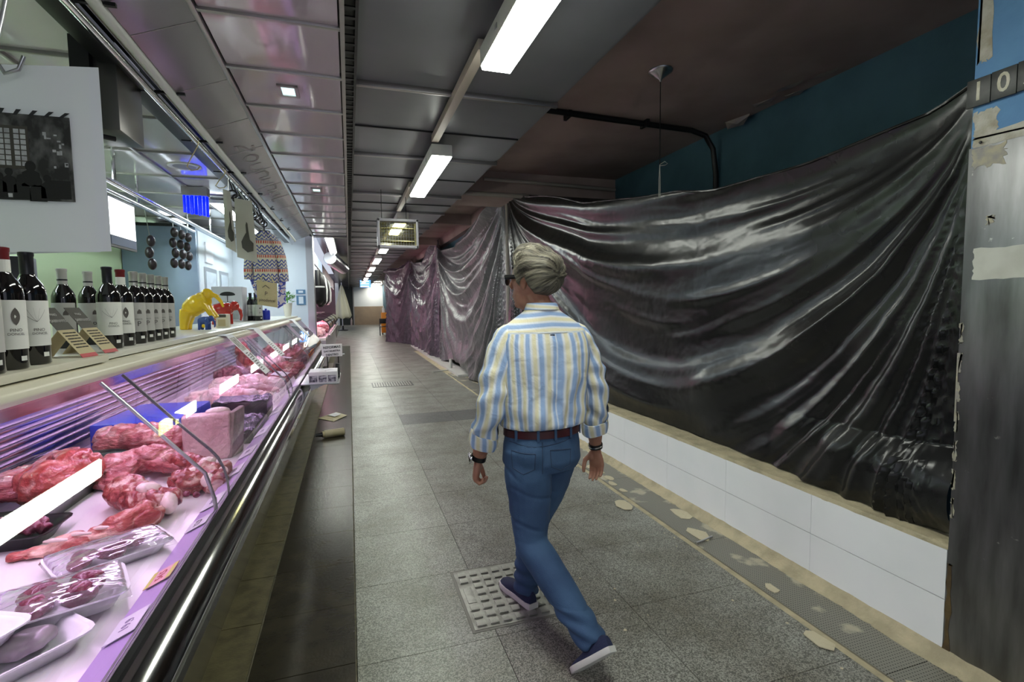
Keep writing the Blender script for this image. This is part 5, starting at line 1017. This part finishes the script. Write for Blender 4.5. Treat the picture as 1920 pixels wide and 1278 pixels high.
for i, y in enumerate((11.5, 15.5, 19.5, 23)):
    t = thing('pink_lamp', ['pink case lamp nearest, in the second stall', 'second pink lamp in the second stall', 'third pink lamp in the second stall', 'last pink lamp in the second stall'][i], 'lamp', (-1.1, y, 2.6)); MB().tube([(-1.1, y, 2.62), (-1.1, y+2.6, 2.62)], .03, 10).build('tube', 'pinkl', t, smooth=True); B((-1.14, y, 2.65), (-1.06, y+2.6, 2.72), 'housing', 'housing', t)
t = thing('pink_case', 'pink-lit curved glass case of the second stall', 'display case', (-.9, 16, 0)); a, b_ = 12.5, 21.5
MB().prism([(-.55, a, .12), (-.55, a, .72), (-1.5, a, .72), (-1.5, a, .12)], (0, b_-a, 0)).build('base', 'steel', t); B((-1.4, a, 0), (-.65, b_, .12), 'plinth', 'blackm', t); B((-1.45, a, .72), (-.55, b_, .78), 'deck', 'deck', t); B((-1.45, a, 1.26), (-.95, b_, 1.30), 'top_shelf', 'chrome', t)
n_ = 12; GG = [(-.95+.50*math.sin(i/n_*1.9), .76+.52*(math.cos(i/n_*1.9)*.5+.5)*1.0+.0) for i in range(n_+1)]
for k in range(4):
    y0 = a+k*(b_-a)/4; y1 = y0+(b_-a)/4-.02; MB().add([(x, y0, z) for x, z in GG]+[(x, y1, z) for x, z in GG], [(i, i+1, n_+2+i, n_+1+i) for i in range(n_)]).build('curved_pane', 'caseglass', t, smooth=True, fix=False)
    MB().tube([(x, y0, z) for x, z in GG], .012, 6).build('pane_rim', 'black', t)
MB().tube([(-1.0, a+.1, 1.22), (-1.0, b_-.1, 1.22)], .02, 8).build('pink_tube', 'pinkl', t, smooth=True)
MB().tube([(-.47, a, .82), (-.47, b_, .82)], .03, 8).build('front_rail', 'chrome', t, smooth=True)
for i, (y, x, mt_, lab) in enumerate(((13.3, -.9, 'pale', 'pale meat heap nearest in the pink case'), (15, -.85, 'steak', 'pink meat heap second in the pink case'), (17, -.9, 'pale', 'pale meat heap third in the pink case'), (19.2, -.85, 'beef', 'red meat heap last in the pink case'))): meat(lab, [((x, y, .88), (.28, .6, .12)), ((x+.1, y+.5, .88), (.2, .5, .1))], mt_, amp=.05, voxel=.03, base=.782, seed=60+i, group='meat in the pink case')
for i, (y, x, z0, z1) in enumerate(((11.2, -.60, 1.55, 2.26), (11.9, -.60, 1.50, 2.26), (12.9, -.60, 1.55, 2.26), (14.0, -.60, 1.55, 2.26), (15.4, -.60, 1.55, 2.26))):
    t = thing('hanging_ham', ['dark wrapped ham hanging nearest in the second stall', 'dark wrapped ham hanging second in the second stall', 'pale wrapped ham hanging third in the second stall', 'dark wrapped ham hanging fourth in the second stall', 'pale wrapped ham hanging last in the second stall'][i], 'ham', (x, y, z0), 0, 'hams in the second stall'); m_ = 'white' if i in (2, 4) else 'black'
    MB().tube([(x, y, z1), (x, y, z1-.1), (x, y, (z0+z1)/2), (x, y, z0+.1), (x, y, z0)], [.05, .10, .13, .12, .05], 12).build('ham', m_, t, smooth=True); MB().tube([(x, y, z1), (x, y, 2.32)], .008, 5).build('cord', 'string', t)
MB().tube([(-.6, 11.2, 1.9), (-.6, 11.2, 1.93)], .135, 12).build('band', 'white', bpy.data.objects['hanging_ham'], smooth=True)
t = thing('ham_rail', 'steel rail carrying the hams of the second stall', 'rail', (-.6, 13, 2.3)); MB().tube([(-.6, 10.35, 2.31), (-.6, 17, 2.31)], .014, 8).build('tube', 'steel', t, smooth=True)
for y in (10.6, 13.4, 16.5): MB().tube([(-.6, y, 2.31), (-.70, y, 2.36)], .008, 6).build('bracket', 'steel', t)
t = thing('corrugated_duct', 'wrinkled silvery duct under the dark ceiling by the far lamp', 'duct', (-.35, 15, 2.75)); P = [(-.42+.012*i, 13.6+.16*i, 2.72) for i in range(24)]; MB().tube(P, [.15+(.03 if i % 2 else 0) for i in range(24)], 14).build('duct', 'steel', t)
for y in (14, 16.8): MB().tube([(-.5+.12*(y-14)/2.8*2, y, 2.85), (-.5+.12*(y-14)/2.8*2, y, 3.01)], .01, 6).build('strap', 'steel', t)
# ================================================================ walking man
K['skinm'] = M('tanned skin', (.40, .20, .13), .5, col2=(.34, .15, .10), ns=18, sub=.12, bump=.08, bs=120, bd=.004)
man = thing('person', 'man in striped shirt and blue jeans walking away, head turned left', 'person', (.83, 2.15, 0))
HD = Vector((-.55, .83, 0)).normalized(); HR = Vector((HD.y, -HD.x, 0)); HU = Vector((0, 0, 1)); hc = Vector((.842, 2.310, 1.640)); HS = 1.09
HM = Matrix((HR, HD, HU)).transposed()
def hp(r, f, u): return hc+(HR*r+HD*f+HU*u)*HS
b = MB()
b.ball(hc, (.083, .107, .118), 20, 14, HM); b.ball(hp(0, .030, -.070), (.064, .071, .078), 16, 10, HM); b.ball(hp(0, .070, -.112), (.030, .026, .022), 12, 8, HM)
b.tube([hp(0, .088, .02), hp(0, .112, -.030), hp(0, .104, -.040)], [.010, .017, .013], 10); b.ball(hp(0, .092, -.078), (.026, .012, .012), 10, 8, HM)     # nose, lips
for s in (-1, 1):
    b.ball(hp(.077*s, -.008, -.022), (.012, .022, .034), 12, 8, HM @ Matrix.Rotation(.35*s, 3, 'Z')); b.ball(hp(.082*s, -.022, -.010), (.008, .014, .020), 10, 8, HM); b.ball(hp(.030*s, .074, .004), (.022, .02, .012), 10, 8, HM)
b.tube([hp(0, -.01, -.06), (.868, 2.262, 1.50), (.872, 2.245, 1.42)], [.060, .057, .075], 16)
for z, cx, cy, a, d in ((1.36, .873, 2.25, .15, .08), (1.25, .868, 2.235, .18, .10), (1.1, .855, 2.215, .165, .095), (.95, .845, 2.20, .145, .09), (.85, .835, 2.20, .15, .10)): b.ball((cx, cy, z), (a, d, .12), 18, 10)
def hand(b, w0, d, n, side, curl, spread=.0):
    """w0 wrist, d along the hand, n palm normal, side towards the thumb"""
    d = Vector(d).normalized(); n = Vector(n); n = (n-d*n.dot(d)).normalized(); s = d.cross(n); s = s if s.dot(Vector(side)) > 0 else -s; w0 = Vector(w0)
    R = []
    for t, hw, ht in ((-.01, .026, .020), (.02, .030, .019), (.05, .039, .0185), (.08, .042, .0165), (.096, .040, .013)):
        c = w0+d*t; R.append([c+s*(hw*math.cos(a))+n*(ht*math.sin(a)) for a in [2*math.pi*k/16 for k in range(16)]])
    b.rings(R); b.ball(w0+d*.035+s*.024+n*.008, (.018, .018, .026), 10, 8)
    for k, (o, L_) in enumerate(((.030, .073), (.0105, .081), (-.0095, .075), (-.029, .058))):
        p = w0+d*.088+s*o; dd = d.copy(); P = [p-d*.02, p]; a = 0
        for j, f in enumerate((.46, .30, .24)):
            a += curl[j]*(1+.08*k); dd = d*math.cos(a)+n*math.sin(a); p = p+dd*L_*f; P.append(p)
        b.tube(P, [.0095, .0100, .0092, .0085, .0070], 10); b.ball(P[-1], .0072, 8, 6)
    p = w0+d*.03+s*.026+n*.006; q = p+(d*.6+s*.62+n*.35).normalized()*.042; r_ = q+(d*.88+s*.1+n*.42).normalized()*.034; e_ = r_+(d*.9+n*.4-s*.1).normalized()*.024
    b.tube([p, q, r_, e_], [.0145, .0125, .0110, .0085], 10); b.ball(e_, .0086, 8, 6)
shL, elL, cuL, wrL = (.672, 2.24, 1.355), (.592, 2.185, 1.06), (.566, 2.24, .885), (.552, 2.268, .792)
shR, elR, cuR, wrR = (1.085, 2.285, 1.355), (1.160, 2.265, 1.05), (1.172, 2.305, .88), (1.190, 2.325, .765)
b.tube([(.77, 2.245, 1.34), (.685, 2.24, 1.325), elL, cuL, (.558, 2.258, .83), wrL], [.05, .042, .042, .043, .035, .027], 14); b.tube([(.99, 2.27, 1.34), (1.072, 2.28, 1.325), elR, cuR, (1.182, 2.315, .83), wrR], [.05, .042, .042, .043, .036, .027], 14)
hand(b, wrL, (-.15, .12, -1), (.95, -.25, 0), (.2, 1, 0), (.75, 1.15, .75)); hand(b, wrR, (.08, .02, -1), (-.75, -.65, 0), (-.6, .7, 0), (.28, .35, .3))
LG = [(.750, 2.172, .83), (.757, 2.150, .62), (.747, 2.105, .45), (.798, 1.985, .335), (.866, 1.875, .205), (.908, 1.79, .13)]
RG = [(.925, 2.222, .83), (.905, 2.28, .62), (.855, 2.34, .44), (.822, 2.345, .26), (.802, 2.335, .085)]
b.tube(LG, [.085, .075, .052, .050, .036, .034], 14); b.tube(RG, [.085, .072, .052, .048, .036], 14)
b.tube([LG[-1], (.912, 1.752, .125), (.893, 1.770, .085), (.880, 1.780, .062)], [.030, .026, .016, .010], 12); b.tube([RG[-1], (.806, 2.312, .055), (.795, 2.35, .045), (.785, 2.40, .04)], [.032, .024, .018, .012], 12)
remesh(b, 'body', .0042, 'skinm', man, 2)
# ---- hair
hm = M('grey combed hair', (.055, .048, .036), .42, col2=(.33, .30, .22), ns=14, nd=6, nlo=.35, nhi=.65, bump=.9, bs=70, bd=.01, stretch=(1, 1, 1))
N = hm.node_tree.nodes; L = hm.node_tree.links
at = N.new('ShaderNodeAttribute'); at.attribute_name = 'strand'
for n_ in list(N):
    if n_.type == 'TEX_NOISE':
        for l_ in list(n_.inputs['Vector'].links): L.remove(l_)
        L.new(at.outputs['Vector'], n_.inputs['Vector']); n_.inputs['Scale'].default_value = 5 if n_.inputs['Scale'].default_value < 50 else 26
def hairline(phi):     # phi 0 front, pi back
    P = [(0, .78), (.55, .86), (1.0, 1.16), (1.30, 1.50), (1.42, 1.95), (1.55, 1.72), (1.72, 1.62), (1.9, 2.0), (2.2, 2.35), (3.15, 2.55)]
    return interp(P, abs(phi))
st = []
def hf(u, v):
    phi = (u*2-1)*math.pi; th = hairline(phi)*v; fr = math.cos(phi); 
    d = Vector((math.sin(th)*math.sin(phi), math.sin(th)*math.cos(phi), math.cos(th)))
    thick = .030*(1-v**6)*(1+.45*math.sin(th)*(1 if fr < 0 else .5))+.002
    top = .012*max(0, math.cos(th))*(1+.5*fr)
    r = Vector((d.x*(.078+thick), d.y*(.100+thick), d.z*(.110+thick*.8+top)))
    if fr < 0 and th > 1.9: r *= 1-.16*(th-1.9)
    psi = math.atan2(d.x, d.z+.25+.25*d.y); q = (psi*2.6+.5*d.y, d.y*.45, .3*d.z); s_ = nz(q, 2.6, 2)*.008+nz((q[0]*2.5, q[1], q[2]), 3, 5)*.006; r *= 1+s_/.1*(1-v**4)
    wave = .010*math.sin(8*d.y+2.5*d.z+1)*max(0, -d.y+.2)*(1-v**4); r += d*wave
    st.append(q)
    return hp(r.x, r.y-.006, r.z+.004)
ho = MB().grid(hf, 120, 60).build('hair', hm, man, smooth=True, fix=False)
a_ = ho.data.attributes.new('strand', 'FLOAT_VECTOR', 'POINT')
for i_, q in enumerate(st): a_.data[i_].vector = q
# ---- sunglasses
gl = MB().tube([hp(-.082, -.015, .004), hp(-.084, .03, .006), hp(-.080, .085, .006)], [.003, .006, .008], 8, flat=1.6).build('sunglasses', 'black', man, smooth=True)
for o in (MB().tube([hp(.082, -.015, .004), hp(.080, .085, .006)], .005, 8), MB().tube([hp(-.080, .085, .010), hp(-.04, .112, .010), hp(0, .122, .008), hp(.04, .112, .010), hp(.080, .085, .010)], .007, 8)): o.build('glasses_frame', 'black', gl, smooth=True, world=False)
for s in (-1, 1): MB().ball(hp(.040*s, .108, -.008), (.033, .006, .024), 14, 8, HM @ Matrix.Rotation(-.35*s, 3, 'Z')).build('lens', M('dark lens', (.01, .01, .012), .08), gl, smooth=True, world=False)
# ---- shirt with stripe coordinate
shm = M('striped cotton', (.7, .7, .7), .75); N = shm.node_tree.nodes; L = shm.node_tree.links
at = N.new('ShaderNodeAttribute'); at.attribute_name = 'stripe'; mu = N.new('ShaderNodeMath'); mu.operation = 'MULTIPLY'; mu.inputs[1].default_value = 1/.058; fr2 = N.new('ShaderNodeMath'); fr2.operation = 'FRACT'; L.new(at.outputs['Fac'], mu.inputs[0]); L.new(mu.outputs[0], fr2.inputs[0])
r = N.new('ShaderNodeValToRGB'); e = r.color_ramp.elements; e[0].position = 0; e[0].color = (.72, .75, .80, 1); e[1].position = .10; e[1].color = (.30, .43, .68, 1)
for p_, c in ((.34, (.32, .45, .70)), (.46, (.74, .77, .82)), (.54, (.76, .77, .78)), (.64, (.76, .71, .50)), (.84, (.76, .71, .50)), (.95, (.76, .78, .82))): q_ = e.new(p_); q_.color = (*c, 1)
L.new(fr2.outputs[0], r.inputs[0]); L.new(r.outputs[0], N['Principled BSDF'].inputs['Base Color'])
tc = N.new('ShaderNodeNewGeometry'); n1 = N.new('ShaderNodeTexNoise'); n1.inputs['Scale'].default_value = 16; n1.inputs['Detail'].default_value = 4; n1.inputs['Distortion'].default_value = .6; L.new(tc.outputs['Position'], n1.inputs['Vector']); bn = N.new('ShaderNodeBump'); bn.inputs['Strength'].default_value = .5; bn.inputs['Distance'].default_value = .02; L.new(n1.outputs['Fac'], bn.inputs['Height']); L.new(bn.outputs[0], N['Principled BSDF'].inputs['Normal'])
def cloth(name, fn, nu, nv, parent, mat=shm, world=True):
    S = []
    def g(u, v): p, s = fn(u, v); S.append(s); return p
    o = MB().grid(g, nu, nv).build(name, mat, parent, smooth=True, fix=False, world=world); a = o.data.attributes.new('stripe', 'FLOAT', 'POINT')
    for i, s in enumerate(S): a.data[i].value = s
    return o
TP = [(.935, .845, 2.200, .160, .108), (.950, .846, 2.201, .172, .118), (.958, .848, 2.203, .192, .136), (.970, .848, 2.203, .199, .143), (1.02, .850, 2.207, .204, .146), (1.10, .855, 2.214, .208, .146), (1.20, .864, 2.228, .222, .146), (1.28, .870, 2.238, .232, .142), (1.34, .873, 2.246, .232, .132), (1.385, .874, 2.250, .218, .116), (1.42, .874, 2.252, .185, .100), (1.45, .873, 2.253, .140, .088), (1.475, .872, 2.255, .100, .078), (1.495, .871, 2.256, .074, .070), (1.505, .871, 2.257, .068, .066)]
SD = Vector((.995, .09, 0)); FD = Vector((-.09, .995, 0))
def lerpP(T, z):
    for a, c in zip(T[:-1], T[1:]):
        if a[0] <= z <= c[0]: f = (z-a[0])/(c[0]-a[0]); return [x+(y-x)*f for x, y in zip(a, c)]
    return list(T[-1])
zs = [.935, .950, .956, .960, .966, .972]+[.972+(1.505-.972)*((v-5)/65)**.92 for v in range(6, 71)]
def torso(u, v):
    z = zs[round(v*70)]; _, cx, cy, a, d = lerpP(TP, z); an = 2*math.pi*u-math.pi/2
    cc = math.copysign(abs(math.cos(an))**.86, math.cos(an)); ss = math.copysign(abs(math.sin(an))**.86, math.sin(an))
    p = Vector((cx, cy, z))+SD*(a*cc)+FD*(d*ss)
    back = max(0, -math.sin(an)); low = max(0, min(1, (1.34-z)/.3)); uu = math.cos(an)*.2
    w_ = .006*math.sin(uu*95+2.2*nz((uu*4, z*2, 0), 2))*back*min(1, max(0, (1.40-z)/.08))*(.5+.5*low)+.026*nz((uu*6+z*3, z*3.0-uu*5, 1), 1.6)*low+.010*ridge(z*3.2+uu*5.5+.8*nz((uu*3, z*2, 3), 1.4))**3*low*(1 if uu > -.03 else .4)+.008*ridge(z*2.6-uu*6+.5)**3*low+.012*nz((uu*8, z*12, 7), 1.2)*max(0, min(1, (1.10-z)/.12))+.006*math.sin(z*42+uu*30+3*nz((uu*5, z*3, 2), 1.2))*max(0, nz((uu*3, z*3, 5), 1.4)+.1)*low*1.6
    w_ -= .022*back*math.exp(-(uu/.035)**2)*max(0, min(1, (1.34-z)/.1))*max(0, min(1, (z-1.0)/.15))*.6
    if z > 1.47 or z < .958: w_ *= 0
    p += (SD*cc+FD*ss)*w_
    s = (u*2*math.pi*.205 if z < 1.385 else z*1.15+.013*abs(math.cos(an)))
    return p, s
sh = cloth('shirt', torso, 150, 70, man)
MB().tube([Vector((.874, 2.251, 1.386))+SD*(.2205*math.cos(a))+FD*(.1185*math.sin(a)) for a in [-math.pi+math.pi*k/30 for k in range(31)]], .0022, 5).build('yoke_seam', 'paper', sh, smooth=True, world=False)
MB().box((.862, 2.128, 1.372), (.884, 2.134, 1.379)).build('locker_loop', 'ink', sh, world=False)
def sleeve(P, R_, rot, seed):
    P = [Vector(p) for p in P]; n = 46
    cum = [0]
    for a, c in zip(P[:-1], P[1:]): cum.append(cum[-1]+(c-a).length)
    def pos(t):
        l = t*cum[-1]
        for i in range(len(P)-1):
            if l <= cum[i+1]+1e-9:
                f = (l-cum[i])/(cum[i+1]-cum[i]); p0 = P[max(i-1, 0)]; p1 = P[i]; p2 = P[i+1]; p3 = P[min(i+2, len(P)-1)]
                q = .5*((2*p1)+(p2-p0)*f+(2*p0-5*p1+4*p2-p3)*f*f+(3*p1-p0-3*p2+p3)*f**3); return q, R_[i]+(R_[i+1]-R_[i])*f
        return P[-1], R_[-1]
    def fn(u, v):
        c, r_ = pos(v); t = (pos(min(1, v+.02))[0]-pos(max(0, v-.02))[0]).normalized(); a = Vector((1, 0, 0)); a = (a-t*a.dot(t)).normalized(); bb = t.cross(a); an = 2*math.pi*u+rot
        w_ = (.010*nz((math.cos(an)*1.4, math.sin(an)*1.4+v*2, v*7+seed), 1.5)+.007*math.sin(v*34+2.5*math.sin(an+seed)+3*nz((v*3, u*2, seed), 1))*max(0, min(1, (v-.25)/.3)))*min(1, v*5)
        return c+(a*math.cos(an)+bb*math.sin(an))*(r_+w_), u*2*math.pi*.063
    return fn
for nm, P, R_, sd, cu in (('sleeve', [(.775, 2.25, 1.365), (.700, 2.245, 1.347), (.632, 2.215, 1.21), (.594, 2.185, 1.06), (.575, 2.215, .955), (.566, 2.24, .885)], [.050, .078, .070, .062, .059, .056], 1, cuL), ('sleeve', [(.980, 2.27, 1.365), (1.056, 2.28, 1.345), (1.125, 2.275, 1.21), (1.160, 2.265, 1.05), (1.168, 2.285, .95), (1.172, 2.305, .88)], [.050, .078, .069, .061, .058, .055], 5, cuR)):
    cloth(nm, sleeve(P, R_, .4, sd), 60, 46, sh, world=False)
    c = Vector(cu); t_ = (Vector(P[-1])-Vector(P[-3])).normalized()
    cp = [(c-t_*.052, .0600), (c-t_*.05, .0665), (c-t_*.03, .0685), (c+t_*.0, .0675), (c+t_*.014, .0655), (c+t_*.014, .0605), (c-t_*.0, .0560)]
    def cf(u, v, cp=cp, t_=t_, sd=sd):
        i = v*(len(cp)-1); k = min(int(i), len(cp)-2); f = i-k; p = cp[k][0].lerp(cp[k+1][0], f); r_ = cp[k][1]+(cp[k+1][1]-cp[k][1])*f; a = Vector((1, 0, 0)); a = (a-t_*a.dot(t_)).normalized(); bb = t_.cross(a); an = 2*math.pi*u
        return p+t_*(.010*math.sin(an*1+sd)+.004*math.sin(3*an))+(a*math.cos(an)+bb*math.sin(an))*(r_+.004*nz((math.cos(an)*2, math.sin(an)*2, v*2+sd), 1.3)), u*.42+v*.03
    cloth('rolled_cuff', cf, 48, 18, sh, world=False)
def col(u, v):
    an = 2*math.pi*u+math.pi/2; h_ = [0, .008, .020, .030, .028, .016, -.002][round(v*6)]; rr = [.068, .067, .066, .066, .071, .077, .084][round(v*6)]
    op = max(0, math.sin(an))**6
    return Vector((.871, 2.257, 1.493+h_-.03*op))+SD*(rr*math.cos(an))+FD*(rr*1.0*math.sin(an)), h_*1.6+u*.06
cloth('collar', col, 60, 6, sh, world=False)
# ---- jeans
K['denim'] = M('blue denim', (.028, .065, .145), .8, col2=(.05, .11, .215), ns=5, nd=5, nlo=.35, nhi=.7, bump=.35, bs=240, bd=.003)
K['seam'] = M('seam thread', (.03, .055, .11), .8)
j = MB()
def er(z, cx, cy, a, d): return [Vector((cx, cy, z))+SD*(a*math.cos(q))+FD*(d*math.sin(q)) for q in [2*math.pi*k/32 for k in range(32)]]
j.rings([er(.962, .846, 2.202, .178, .125), er(.92, .845, 2.200, .181, .127), er(.86, .842, 2.195, .190, .138), er(.80, .840, 2.19, .194, .142), er(.755, .838, 2.19, .178, .128)])
j.ball((.760, 2.115, .835), (.085, .075, .085)); j.ball((.910, 2.145, .835), (.085, .075, .085))
j.tube([(.755, 2.172, .85), (.757, 2.152, .72), (.760, 2.140, .62), (.752, 2.115, .50), (.752, 2.085, .43), (.800, 1.985, .335), (.862, 1.885, .215), (.912, 1.800, .120)], [.108, .108, .099, .084, .077, .073, .066, .063], 18)
j.tube([(.925, 2.222, .85), (.917, 2.245, .74), (.905, 2.28, .62), (.855, 2.34, .44), (.825, 2.345, .26), (.803, 2.335, .072)], [.108, .106, .095, .077, .068, .063], 18)
def wr(p):
    k = .0035*nz((p.x*5+p.z*4, p.y*5, p.z*9), 1.5, 4)+.0025*nz(p, 18, 2)
    for zc, s_, a in ((.735, .009, .005), (.665, .008, .005), (.525, .009, .006), (.47, .010, .005)): k -= a*math.exp(-((p.z-zc+.22*(p.x-.75)+.03*nz(p, 7, zc*9))/s_)**2)*max(0, min(1, .6+1.6*nz(p, 6, zc*5)))
    if p.z < .25: k += .005*math.sin(p.z*110+p.x*30)
    return k
je = remesh(j, 'jeans', .007, 'denim', man, 4, disp=wr)
def seam(P, nm='seam', r=.0022): MB().tube(P, r, 5).build(nm, 'seam', je, smooth=True, world=False)
from mathutils.bvhtree import BVHTree
bv = BVHTree.FromPolygons([v.co.copy() for v in je.data.vertices], [tuple(p.vertices) for p in je.data.polygons])
def bk(x, z, off=.0):   # point on the seat of the jeans, seen from behind
    h_ = bv.ray_cast(Vector((x-.18, 1.7, z+.02)), Vector((.18, .48, -.02)).normalized()); return h_[0] if h_[0] else Vector((x, 2.06, z))
def poly(P): return [bk(a[0]+(c[0]-a[0])*k/5, a[1]+(c[1]-a[1])*k/5) for a, c in zip(P[:-1], P[1:]) for k in range(6)]
for x0, x1 in ((.690, .805), (.875, .975)): seam(poly([(x0, .862), (x1, .855)]), r=.003); seam(poly([(x0, .862), (x0+.006, .79), ((x0+x1)/2, .765), (x1-.004, .785), (x1, .855)]))
seam([bk(.68+.03*i, .900-.018*math.sin(math.pi*i/10)) for i in range(11)]); seam([bk(.838, .90-.02*i) for i in range(8)])
bl = MB().rings([er(z, .8455, 2.201, a, d) for z, a, d in ((.918, .1905, .1375), (.950, .1895, .1365), (.952, .170, .118), (.916, .170, .118))], closed=True).build('belt', M('dark red leather', (.055, .008, .012), .4), man, smooth=True)
for q in (-2.6, -2.0, -1.57, -1.1, -.5): 
    c = Vector((.8455, 2.201, .934))+SD*(.191*math.cos(q))+FD*(.138*math.sin(q)); MB().box((c.x-.006, c.y-.003, c.z-.026), (c.x+.006, c.y+.003, c.z+.026), rz=q+math.pi/2).build('belt_loop', 'denim', je, world=False)
# ---- shoes
K['navy'] = M('navy canvas', (.015, .022, .065), .8, bump=.3, bs=200); K['rubber'] = M('white rubber', (.62, .62, .58), .55)
def shoe(heel, toe, upv, nm='shoe'):
    h = Vector(heel); x = (Vector(toe)-h); Ln = max(x.length, .235); x.normalize(); z = Vector(upv); z = (z-x*z.dot(x)).normalized(); y = z.cross(x); k = Ln/.285
    def P(a, b_, c): return h+x*a*k+y*b_*k+z*c*k
    st_ = [(.0, .026), (.02, .033), (.07, .036), (.13, .037), (.19, .046), (.235, .045), (.262, .036), (.280, .018)]
    out = [(a, w_) for a, w_ in st_]+[(a, -w_) for a, w_ in st_[::-1]]
    o = MB().rings([[P(a, b_*.96, 0) for a, b_ in out], [P(a, b_, .004) for a, b_ in out], [P(a, b_, .026) for a, b_ in out], [P(a, b_*.97, .028) for a, b_ in out]])
    hs = [(.004, .020, .075), (.03, .030, .088), (.07, .032, .082), (.11, .033, .080), (.15, .037, .070), (.19, .042, .056), (.235, .040, .046), (.262, .031, .038), (.276, .014, .031)]
    R = [[P(a, w_*math.cos(q), .022+(ht-.022)*max(0, math.sin(q))**.8 if math.sin(q) > 0 else .022) for q in [2*math.pi*i/20 for i in range(20)]] for a, w_, ht in hs]
    up = MB().rings(R).build(nm, 'navy', man, smooth=True); sl = o.build('sole', 'rubber', up, smooth=True, world=False)
    MB().tube([P(.10, .03, .070), P(.15, .0, .076), P(.10, -.03, .070)], .003*k, 5).build('trim', 'rubber', up, world=False)
    MB().box(P(-.0, -.012, .006), P(.0, .012, .006)).build('heel_tab', 'navy', up, world=False) if 0 else None
shoe((.818, 2.262, .0125), (.743, 2.545, .0125), (0, 0, 1)); shoe((.944, 1.690, .150), (.832, 1.815, -.002), (-.15, .80, .50))
# ---- watch and bracelet
def band(c, t, r, w_, th, nm, mat, par, flat=1.0):
    c = Vector(c); t = Vector(t).normalized(); a = Vector((1, 0, 0)); a = (a-t*a.dot(t)).normalized(); b_ = t.cross(a)
    return MB().rings([[c+t*dz+(a*math.cos(q)+b_*math.sin(q)*flat)*rr for q in [2*math.pi*k/24 for k in range(24)]] for dz, rr in ((-w_/2, r), (-w_/2, r+th), (w_/2, r+th), (w_/2, r))], closed=True).build(nm, mat, par, smooth=True)
wa = band((.5535, 2.2665, .805), (-.2, .25, -1), .0300, .022, .006, 'wristwatch', 'black', man)
c = Vector((.5535-.040, 2.258, .808)); MB().rings([[c+Vector((-dx, r_*math.cos(q), r_*math.sin(q))) for q in [2*math.pi*k/20 for k in range(20)]] for dx, r_ in ((0, .021), (.008, .021), (.011, .017))]).build('watch_case', 'chrome', wa, smooth=True, world=False)
for q in range(8): MB().ball(c+Vector((-.006, .022*math.cos(q*.785), .022*math.sin(q*.785))), .004, 8, 6).build('bezel_stud', 'chrome', wa, smooth=True, world=False)
br = band((1.1875, 2.321, .785), (.15, .15, -1), .0305, .024, .005, 'bracelet', 'black', man)
band((1.1875, 2.321, .785), (.25, .1, -1), .0355, .005, .002, 'silver_strip', 'chrome', br).location = (0, 0, 0)
